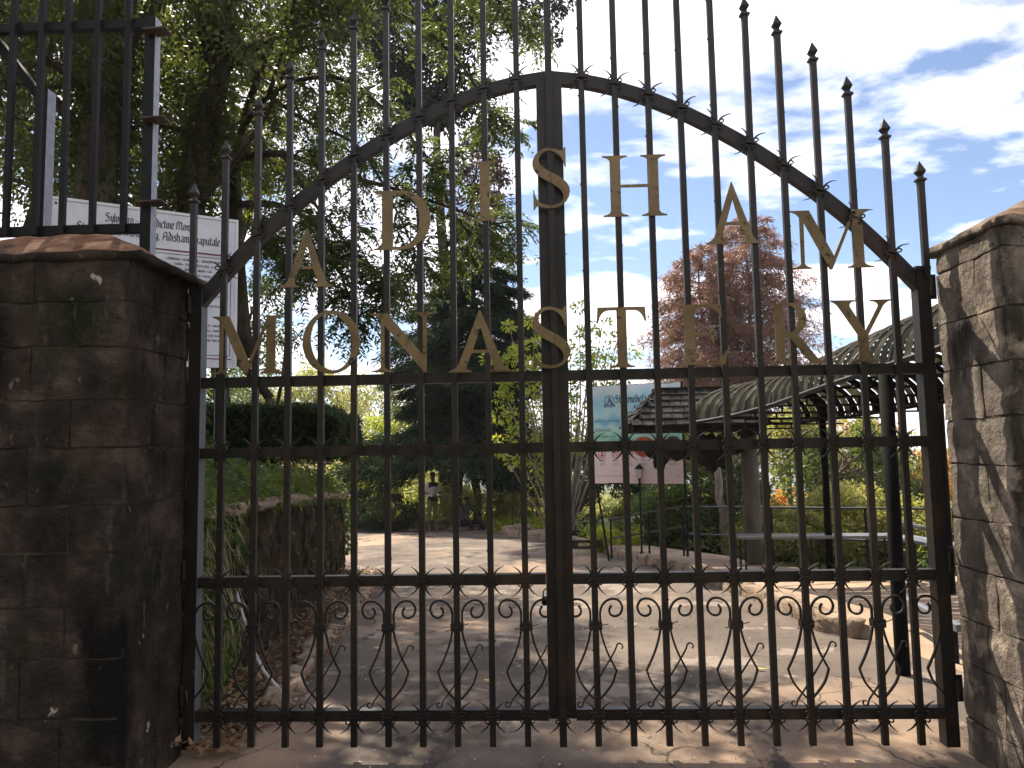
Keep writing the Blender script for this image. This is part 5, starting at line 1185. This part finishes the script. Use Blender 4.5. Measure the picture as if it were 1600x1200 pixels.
# --- tall dark tree crown over the centre top
bt = (at(700,800,27).x, 27, road_z(27)); 
tree('tree', bt, 9.0, px3(665,40,27), (2.6,2.2,4.2), 'very tall dark tree whose crown fills the top, left of the centre post', lm=LG_CON, nclu=110, per=230, crad=.85, ll=.19, lw=.10, tr=.28,
     extra=[px3(x, y, 27) for x, y in ((760,10),(780,-30),(800,30),(830,10),(850,30),(870,5),(830,55),(858,60),(885,-20),(800,-10),(740,40),(700,140),(690,180),(650,170),(620,120))])
tree('tree', (at(745,800,25).x, 25, road_z(25)), 6.5, px3(745,300,25), (1.1,1.0,2.0), 'purple-leaved tree showing beside the letter I', lm=LG_PURPLE, nclu=34, per=130, crad=.42, ll=.15, lw=.075, tr=.12)

# --- conifers
def conifer(name, base, apex, rmax, label, lm, nlev, per, tr=.16, bark=BARK, droop=.35, sl=.16, low=.0, group=None, power=.8, trunks=1, needle=.035, sparse=0.0, tight=1.0):
    o = veg(name, base, label, 'tree', group); b = Vector(base); a = Vector(apex); paths = []
    for k_ in range(trunks):
        off_ = Vector((random.uniform(-1,1)*.12*rmax*(k_ > 0)*2, random.uniform(-.1,.1), 0)); paths.append((wob(b+off_-Vector((0,0,.2)), a.lerp(b, .08*k_)+off_*3*(k_ > 0), 8, .02), tr*(1-.25*k_), .02))
    PP = []; DD = []
    for lv in range(nlev):
        t = low+(1-low)*(lv+random.random()*.6)/nlev; c_ = b.lerp(a, t); r_ = rmax*(1-t)**power*random.uniform(.75,1.1)+.12
        m = max(4, int(9*(1-t)+4)); a0 = random.random()*6.28
        for q in range(m):
            an = a0+2*math.pi*q/m+random.uniform(-.25,.25); rr_ = r_*random.uniform(.6,1.15)
            e = c_+Vector((math.cos(an)*rr_, math.sin(an)*rr_, -droop*rr_+random.uniform(-.15,.15)*rr_))
            mid = c_.lerp(e, .5)+Vector((0,0,.10*rr_)); paths.append(([c_, mid, e], .022 if rmax > 1.5 else .014, .005))
            nsp = max(3, int(per*rr_)); tt = rng.uniform(.1,1,(nsp,1))**.62; A = np.array(c_)*(1-tt)**2+np.array(mid)*2*tt*(1-tt)+np.array(e)*tt**2
            dirv = np.array((e-c_).normalized()); side = rng.normal(size=(nsp,3))*.75; side[:,2] -= .25; side[:,2] *= tight
            PP.append(A+rng.normal(size=(nsp,3))*.06*rr_*np.array([1.4,1.4,tight])); DD.append(dirv*.9+side)
    link('trunk', trunk_mesh(paths, base), bark, o); P = np.vstack(PP); D = np.vstack(DD)
    if sparse: k_ = rng.uniform(0,1,len(P)) > sparse*np.clip(1-(P[:,2]-b.z)/(a.z-b.z), 0, 1)*1.6; P, D = P[k_], D[k_]
    leafpart('crown', leaf_mesh('crown', P-np.array(base), D, sl, needle, .12, .1), lm, o); return o
cb_ = (at(712,833,24.6).x, 24.6, road_z(24.6)-.1)
conifer('conifer', cb_, px3(748,346,24.6), 3.7, 'dark green conifer standing in the middle distance left of the centre post', LG_CON, 25, 560, tr=.13, sl=.22, needle=.034, low=.24, power=.50, droop=.24, tight=.55)
bb = (at(1140,760,30).x, 30, road_z(30)-1)
def brown(base, apex, r_, label, n): return conifer('conifer', base, apex, r_, label, LG_BROWN, n, 165, tr=.20, bark=PALEBARK, droop=.16, sl=.24, needle=.036, low=.28, power=.36, sparse=.66, group='browned conifers')
brown((at(1120,760,30).x,30,-2.4), px3(1090,385,30), 3.6, 'shorter dying conifer with reddish-brown needles, behind the letter E', 34)
brown((at(1180,760,31).x,31,-2.4), px3(1165,340,31), 3.9, 'taller dying conifer with reddish-brown needles, behind the letter R', 40)

# --- yellow-green small tree right of centre
yb = (at(880,830,18.5).x, 18.5, road_z(18.5)-.3)
def multi(name, base, tips, label, lm, crad, per, ll, lw, tr=.05, bark=PALEBARK, cat='tree'):
    o = veg(name, base, label, cat); b = Vector(base); paths = []; cen = []
    for t in tips:
        p = Vector(px3(*t)); mid = b.lerp(p, .5)+Vector((random.uniform(-.2,.2),0,random.uniform(-.1,.1))); paths.append((spl3([b, mid, p], 5), tr, .008)); cen.append(tuple(p))
        for s in (.6,.8): cen.append(tuple(mid.lerp(p, s)+Vector((random.uniform(-.25,.25), random.uniform(-.3,.3), random.uniform(-.15,.15)))))
    link('trunk', trunk_mesh(paths, base), bark, o); P, D = cluster_leaves(np.array(cen), crad, per, ll, lw, .0, 1.3)
    leafpart('crown', leaf_mesh('crown', P-np.array(base), D, ll, lw, .05, .3), lm, o); return o
multi('tree', yb, [(x, y, 18.5+random.uniform(-.8,.8)) for x, y in ((830,500),(815,540),(850,520),(800,560),(790,600),(840,580),(870,560),(905,480),(920,520),(940,510),(965,530),(985,550),(930,560),(900,600),(860,630),(830,640),(810,680),(850,690),(880,660),(905,640),(780,650),(775,690),(770,560),(795,510),(890,540),(950,580),(870,700),(840,730))], 'slender small tree with yellow-green leaves right of the dark conifer', LG_LIME, .24, 55, .13, .055)
# --- shrubs, hillside and middle distance
def bush(px, py, Y, w, h, label, lm, n=70, per=110, ll=.11, lw=.05, crad=None, name='shrub', cat='shrub', group=None, nup=.5):
    v = at(px, py, Y); base = (v.x, Y, v.z); o = veg(name, base, label, cat, group)
    cen = clusters_ell((v.x, Y, v.z+h*.45), (w/2, w*.4, h*.5), n, .55); cen[:,2] = np.maximum(cen[:,2], v.z+.05)
    paths = [(wob(base, q, 4, .2), .03, .008) for q in cen[::6]]; link('stems', trunk_mesh(paths, base), BARK, o)
    P, D = cluster_leaves(cen, crad or min(w,h)*.17, per, ll, lw, .1); leafpart('foliage', leaf_mesh('foliage', P-np.array(base), D, ll, lw, .1, nup), lm, o); return o
G1 = 'sunlit shrubs on the slope beyond the road'
bush(440, 835, 30, 5.0, 4.2, 'olive shrub left of the row beyond the road end, behind the wall', LG_OLIVE, 90, 130, group=G1, ll=.14, lw=.06)
bush(520, 838, 28, 3.6, 3.4, 'tan and green shrub with dry twigs just past the end of the wall', LG_STRAW, 60, 90, group=G1, ll=.16, lw=.03)
bush(590, 838, 27, 3.0, 4.4, 'bright green upright shrub right of the wall end', LG_LIME, 70, 130, group=G1, ll=.12, lw=.05)
bush(545, 836, 26, 2.8, 2.1, 'yellow-green shrub above the rounded dark hedge', LG_LIME, 50, 120, group=G1, ll=.10, lw=.05)
bush(650, 836, 30, 4.2, 3.0, 'olive-yellow shrub behind the standing person', LG_OLIVE, 70, 120, group=G1, ll=.13, lw=.05)
bush(760, 838, 25.5, 3.2, 2.3, 'dry golden shrub behind the seated person', LG_STRAW, 70, 110, group=G1, ll=.13, lw=.03)
bush(700, 838, 26.5, 2.8, 1.9, 'yellow-green low shrub between the two people', LG_LIME, 45, 100, group=G1, ll=.11, lw=.045)
bush(835, 838, 24, 2.6, 2.4, 'pale dry shrub behind the far lamp', LG_OLIVE, 60, 120, group=G1, ll=.11, lw=.04)
bush(800, 840, 24.5, 1.8, 1.2, 'bright yellow-green low plant under the far lamp', LG_LIME, 36, 90, group=G1, ll=.09, lw=.04)
G2 = 'rounded trees on the far hillside'
bush(410, 800, 48, 9, 9.0, 'rounded grey-green tree on the hillside, left end', LG_MID, 110, 150, .22, .11, group=G2, name='tree', cat='tree')
bush(490, 800, 46, 7, 9.6, 'rounded olive tree on the hillside below the letter O', LG_OLIVE, 110, 150, .22, .10, group=G2, name='tree', cat='tree')
bush(570, 800, 50, 8, 9.6, 'rounded light olive tree on the hillside below the letter N', LG_OLIVE, 110, 150, .24, .11, group=G2, name='tree', cat='tree')
bush(660, 800, 52, 8, 8.5, 'rounded green tree on the hillside behind the conifer', LG_MID, 90, 150, .24, .11, group=G2, name='tree', cat='tree')
bush(330, 800, 44, 8, 9.0, 'rounded green tree on the hillside seen past the gate post', LG_MID, 90, 150, .22, .11, group=G2, name='tree', cat='tree')
bush(850, 800, 40, 6, 5.5, 'far green tree behind the slender yellow-green tree', LG_MID, 80, 140, .2, .10, group=G2, name='tree', cat='tree')
bush(606, 828, 22.9, 2.2, 1.15, 'dark rounded clipped hedge by the road, left of the standing person', LG_HEDGE, 90, 170, .055, .032, .22, name='hedge', cat='hedge')
bush(535, 826, 23.5, 1.9, 1.5, 'dark rounded hedge half hidden by the wall end', LG_HEDGE, 80, 150, .06, .034, .25, name='hedge', cat='hedge')
bush(845, 770, 21.5, 1.4, 1.9, 'dark green bush right of the far lamp at the centre post', LG_HEDGE, 60, 140, .07, .035, .25)
bush(965, 862, 19.5, 2.4, 2.3, 'dark green bush below the banner', LG_HEDGE, 80, 150, .09, .045, .30)
bush(905, 838, 20.0, 1.6, 1.1, 'thin pale twiggy bush above the low green wall', LG_STRAW, 40, 60, .10, .02, .25)
bush(1050, 880, 15.5, 1.5, .55, 'low green leafy plants behind the stair railing', LG_MID, 40, 90, .09, .05, .16)
bush(960, 860, 15.0, 1.2, .50, 'low yellow-green plants at the corner of the stairs', LG_LIME, 30, 80, .08, .04, .14)
bush(1090, 880, 16.0, 2.6, 2.6, 'light green leafy bush behind the corner of the railing', LG_MID, 90, 150, .10, .05, .32)
bush(1010, 875, 17.5, 1.8, 1.5, 'mid green bush behind the lamp in front of the banner', LG_OLIVE, 60, 130, .09, .045, .26)
bush(1150, 885, 15.0, 1.6, 1.9, 'grey-green bush between the thin trunk and the column', LG_FEATH, 60, 130, .09, .035, .26)
bush(1220, 895, 14.0, 2.0, 1.3, 'yellow-green bush behind the bench', LG_OLIVE, 60, 140, .08, .04, .24)
bush(1330, 900, 13.5, 2.4, 1.6, 'leafy green bush behind the bench and railing', LG_OLIVE, 80, 160, .08, .04, .28)
bush(1450, 900, 13.0, 2.2, 1.3, 'green bush behind the railing at the right pillar', LG_OLIVE, 60, 140, .08, .04, .25)
# slim tree trunk by the column
st = (at(1138,868,14.5).x, 14.5, road_z(14.5))
tree('tree', st, 1.6, px3(1100,700,16), (1.2,.8,.5), 'slim pale-barked leaning tree left of the round column', lm=LG_OLIVE, nclu=24, per=90, crad=.3, ll=.09, lw=.045, tr=.085, bark=PALEBARK, lean=(-.15,0))
# right-hand trees beyond the railing
tree('tree', (at(1300,880,17).x, 17, road_z(17)-.5), 1.6, px3(1320,745,17), (1.45,1.2,1.25), 'green tree with a pinkish trunk behind the bench', lm=LG_MID, nclu=64, per=120, crad=.34, ll=.11, lw=.055, tr=.09, bark=PALEBARK, shell=.3)
tree('tree', (at(1240,880,19).x, 19, road_z(19)-.6), 2.4, px3(1240,690,19), (1.1,1.0,1.0), 'olive tree with loose leaves right of the round column', lm=LG_OLIVE, nclu=36, per=70, crad=.34, ll=.13, lw=.07, tr=.07, bark=PALEBARK, shell=.3)
tree('tree', (at(1350,880,20).x, 20, road_z(20)-.6), 2.2, px3(1350,720,20), (1.5,1.0,1.15), 'brownish green tree topping the group behind the bench', lm=LG_OLIVE, nclu=50, per=80, crad=.36, ll=.13, lw=.065, tr=.07, bark=PALEBARK, shell=.3)
tree('tree', (at(1370,880,15.5).x, 15.5, road_z(15.5)-.3), 1.2, px3(1375,790,15.5), (.95,.8,.75), 'dense grey-green tree right behind the railing middle', lm=LG_FEATH, nclu=50, per=150, crad=.28, ll=.08, lw=.04, tr=.06, shell=.3)
tree('tree', (at(1345,880,22.5).x, 22.5, road_z(22.5)-.8), 1.6, px3(1340,700,22.5), (1.3,.8,.9), 'rusty brown-leaved tree mixed into the group behind the bench', lm=LG_ORANGE, nclu=36, per=60, crad=.3, ll=.12, lw=.055, tr=.05, bark=PALEBARK)
tree('tree', (at(1465,880,21).x, 21, road_z(21)-.8), 1.6, px3(1462,750,21), (.95,.9,.95), 'orange-leaved tree by the right gate post', lm=LG_ORANGE, nclu=46, per=70, crad=.30, ll=.12, lw=.055, tr=.06, bark=PALEBARK, shell=.2)
tree('tree', (at(1250,880,22).x, 22, road_z(22)-.8), .9, px3(1232,800,22), (1.0,.8,.7), 'small orange-leaved tree low behind the bench', lm=LG_ORANGE, nclu=28, per=80, crad=.28, ll=.12, lw=.055, tr=.05, bark=PALEBARK)
tree('tree', (at(1405,880,22).x, 22, road_z(22)-.8), 1.2, px3(1400,790,22), (.9,.8,.95), 'orange-leaved tree behind the black canopy post', lm=LG_ORANGE, nclu=36, per=70, crad=.3, ll=.12, lw=.055, tr=.05, bark=PALEBARK)
bush(1490, 870, 24, 1.4, 3.6, 'bright green shrub in the gap between gate post and right pillar', LG_LIME, 40, 110, .12, .06, .3)

# --- hedge block on the bank, grass, ivy, litter
hb = at(425, 680, 10.6)
hg = veg('hedge', (hb.x, 10.6, bank_z(hb.x, 10.6)), 'dark clipped flat-topped hedge on the bank above the retaining wall', 'hedge')
x0, x1, z0, z1 = at(296,680,10.6).x, at(533,680,10.6).x, at(425,722,10.6).z, at(425,641,10.6).z
n = 42000; face = rng.integers(0, 4, n); u = rng.uniform(0,1,n); v = rng.uniform(0,1,n); yy0, yy1 = 10.1, 11.5
X_ = np.where(face == 3, x1, x0+(x1-x0)*u); Y_ = np.where(face == 0, yy0, yy0+(yy1-yy0)*np.where(face == 3, u, v)); Z_ = np.where((face == 1), z1, z0+(z1-z0)*np.where(face == 3, v, rng.uniform(0,1,n))); Y_ = np.where(face == 2, yy0+rng.uniform(0,.3,n), Y_)
rt_ = np.clip((X_-(x1-.35))/.35, 0, 1); Z_ = np.where(face == 1, Z_-.16*rt_**2, Z_); Z_ = np.where(Z_ > z1-.16*rt_**2, z1-.16*rt_**2, Z_)
P = np.stack([X_, Y_, Z_], 1); P += np.array([mnoise.noise_vector(Vector(p)*2.2) for p in P])*.09+rng.normal(size=(n,3))*.03
leafpart('foliage', leaf_mesh('foliage', P-np.array(hg.location), rdir(n)+np.array([0,-.3,.3]), .05, .024, 0, .3), LG_HEDGE, hg)
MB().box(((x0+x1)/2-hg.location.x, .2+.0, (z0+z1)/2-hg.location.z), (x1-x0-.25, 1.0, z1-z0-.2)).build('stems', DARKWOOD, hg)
def scatter(name, P, D, ll, lw, m_, droop=.3, nup=.3):
    o = link(name, leaf_mesh(name, P, D, ll, lw, droop, nup), m_); o['kind'] = 'stuff'; return o
# grass on top of the wall and bank
n = 26000; yy = rng.uniform(4.05, 12, n); tt = rng.uniform(0,1,n)**1.6*3.2; wx = np.interp(yy, [a for a, b in WF], [b for a, b in WF]); wz = np.interp(yy, [a for a, b in WT], [b for a, b in WT])
X_ = wx-.12-tt; Z_ = wz+.20*np.minimum(tt,3)*1.0; P = np.stack([X_, yy, Z_], 1); D = rng.normal(size=(n,3))*.45+np.array([.25,-.1,1.0])
scatter('bank_grass', P, D, .17, .012, LG_GRASS, .25)
n = 9000; k_ = rng.integers(0, 60, n); cy = rng.uniform(4.2, 12, 60); ct = rng.uniform(.0, 1.6, 60); yy = cy[k_]+rng.normal(size=n)*.16; tt = np.abs(ct[k_]+rng.normal(size=n)*.14); wx = np.interp(yy, [a for a, b in WF], [b for a, b in WF]); wz = np.interp(yy, [a for a, b in WT], [b for a, b in WT])
P = np.stack([wx-tt, yy, wz+.05+.2*tt+np.abs(rng.normal(size=n))*.10], 1); scatter('bank_plants', P, rdir(n)+np.array([.2,-.2,.4]), .075, .035, LG_MID)
# ivy: on the near end of the wall and over its far corner
def wallP(n, y0, y1, tlo, thi, out=.05):
    yy = rng.uniform(y0, y1, n); t = rng.uniform(tlo, thi, n); zt = np.interp(yy, [a for a, b in WT], [b for a, b in WT]); z0 = np.where(yy < 5, 0, -.047*(yy-5)); wx = np.interp(yy, [a for a, b in WF], [b for a, b in WF])
    P = np.stack([wx-.06*t+out, yy, z0+(zt-z0)*t], 1); P[:,0] += np.abs(rng.normal(size=n))*.05+np.array([.09*max(0, mnoise.noise(Vector((p[1]*2.5, p[2]*2.5, 7)))) for p in P])*.6; return P
P = np.vstack([wallP(3000, 4.0, 4.7, .12, 1.08, .0), wallP(300, 4.6, 5.4, .7, 1.1, -.02), wallP(260, 4.7, 5.1, .0, .5, -.02), wallP(420, 11.6, 12.05, .25, 1.12, .0), wallP(1100, 6, 12, .95, 1.08, -.03), wallP(50, 6, 11, .3, .95, .0)])
scatter('ivy', P, np.tile([[.9,-.5,-.35]], (len(P),1))+rng.normal(size=(len(P),3))*.6, .055, .034, LG_MID)
n = 420; P = wallP(n, 4.0, 5.0, .3, 1.1, .04); scatter('hanging_stems', P, rng.normal(size=(n,3))*.3+np.array([.3,-.2,-1]), .20, .004, LG_STRAW, .1)
# dead leaves along the foot of the wall and a sprinkle on the road
n = 2600; yy = 3.9+rng.uniform(0, 1, n)**1.3*8.6; a_ = np.interp(yy, [a for a, b in WF]+[15], [b for a, b in WF]+[-4.4]); b_ = np.interp(yy, [a for a, b in XL[2:]], [b for a, b in XL[2:]]); t = rng.uniform(0,1,n)**.8
X_ = a_+(b_+.12-a_)*t; Z_ = np.where(yy < 5, 0, -.047*(yy-5))+.045+.10*(1-t)**2; D = rng.normal(size=(n,3)); D[:,2] = np.abs(D[:,2])*.25
scatter('leaf_litter', np.stack([X_, yy, Z_], 1), D, .055, .030, LITTER, 0, 2)
n = 520; yy = rng.uniform(3.2, 20, n); xx = rng.uniform(-2, 2.4, n); D = rng.normal(size=(n,3)); D[:,2] = .12*np.abs(D[:,2]); scatter('road_litter', np.stack([xx, yy, np.where(yy < 5, 0, -.047*(yy-5))+.018], 1), D, .035, .014, LITTER, 0, 3)
n = 2600; yy = 3.0+rng.uniform(0,1,n)**1.5*14; xx = rng.uniform(-1.9, 2.6, n); pm = MB()
for x, y in zip(xx[:900], yy[:900]):
    s = random.uniform(.003,.009); z = road_z(y)+.012; a = random.random()*3; pm.add([(x-s,y-s*.7,z),(x+s,y-s*.5,z),(x+s*.6,y+s,z),(x-s*.4,y+s*.8,z),(x,y,z+s*.9)], [(0,1,4),(1,2,4),(2,3,4),(3,0,4)])
pe_ = pm.build('road_grit', mat('grit', [(.3,.26,.22),(.5,.45,.4)], rough=.9)); pe_['kind'] = 'stuff'
for i, (x, y, cc, lb) in enumerate(((756,1066,'y','dull yellow leaf lying on the shaded road behind the left leaf'),(1178,1048,'y','bright yellow leaf lying on the sunlit road behind the right leaf'),(985,978,'b','pale dry leaf on the road right of the centre post'),(583,1016,'b','pale curled dry leaf on the road, left half'),(733,1137,'b','brown pod-like leaf under the bottom rail'))):
    g_ = gnd(x, y); P = np.array([[0,0,.02]]); me = leaf_mesh('fallen_leaf', P, np.array([[1,.3*(i-2),.1]]), .085, .034, .1, 3); o = link('fallen_leaf', me, mat('leaf_'+cc, [((.45,.38,.06) if cc == 'y' else (.35,.27,.2)), ((.55,.5,.1) if cc == 'y' else (.45,.38,.3))], rough=.7)); o.location = (g_.x, g_.y, g_.z); setp(o, lb, 'leaf')
# undergrowth covering the slope beyond the road and pavement
def slope_cover(n, xr, yr, m_, ll, lw, name, hgt=.3):
    xx = rng.uniform(*xr, n); yy = rng.uniform(*yr, n); h_ = np.array([ground_h(a, b)+.25*mnoise.noise(Vector((a*.5, b*.5, 3))) for a, b in zip(xx, yy)]); P = np.stack([xx, yy, h_+rng.uniform(0, hgt, n)], 1)
    scatter(name, P, rdir(n)*.7+np.array([0,0,.6]), ll, lw, m_)
slope_cover(30000, (-16, 2), (24.4, 40), LG_OLIVE, .22, .05, 'undergrowth', .7)
slope_cover(20000, (2.6, 16), (13.2, 36), LG_MID, .16, .05, 'undergrowth', .5)
slope_cover(9000, (5.6, 10), (5, 14), LG_MID, .12, .04, 'undergrowth', .3)
slope_cover(20000, (-30, 30), (38, 62), LG_OLIVE, .4, .12, 'undergrowth', 1.2)
slope_cover(5000, (-1.5, 2.6), (20.6, 26), LG_LIME, .12, .03, 'undergrowth', .35)
# ================================================================ HAZE
HZ = bpy.data.materials.new('haze'); HZ.use_nodes = True; t = HZ.node_tree; t.nodes.clear()
o_ = t.nodes.new('ShaderNodeOutputMaterial'); pv = t.nodes.new('ShaderNodeVolumePrincipled'); pv.inputs['Color'].default_value = (.86,.91,1,1); pv.inputs['Density'].default_value = .00035; pv.inputs['Anisotropy'].default_value = .3
t.links.new(pv.outputs[0], o_.inputs['Volume'])
hb_ = MB().box((0,0,-10), (13000,13000,130)).build('haze', HZ); hb_['kind'] = 'stuff'
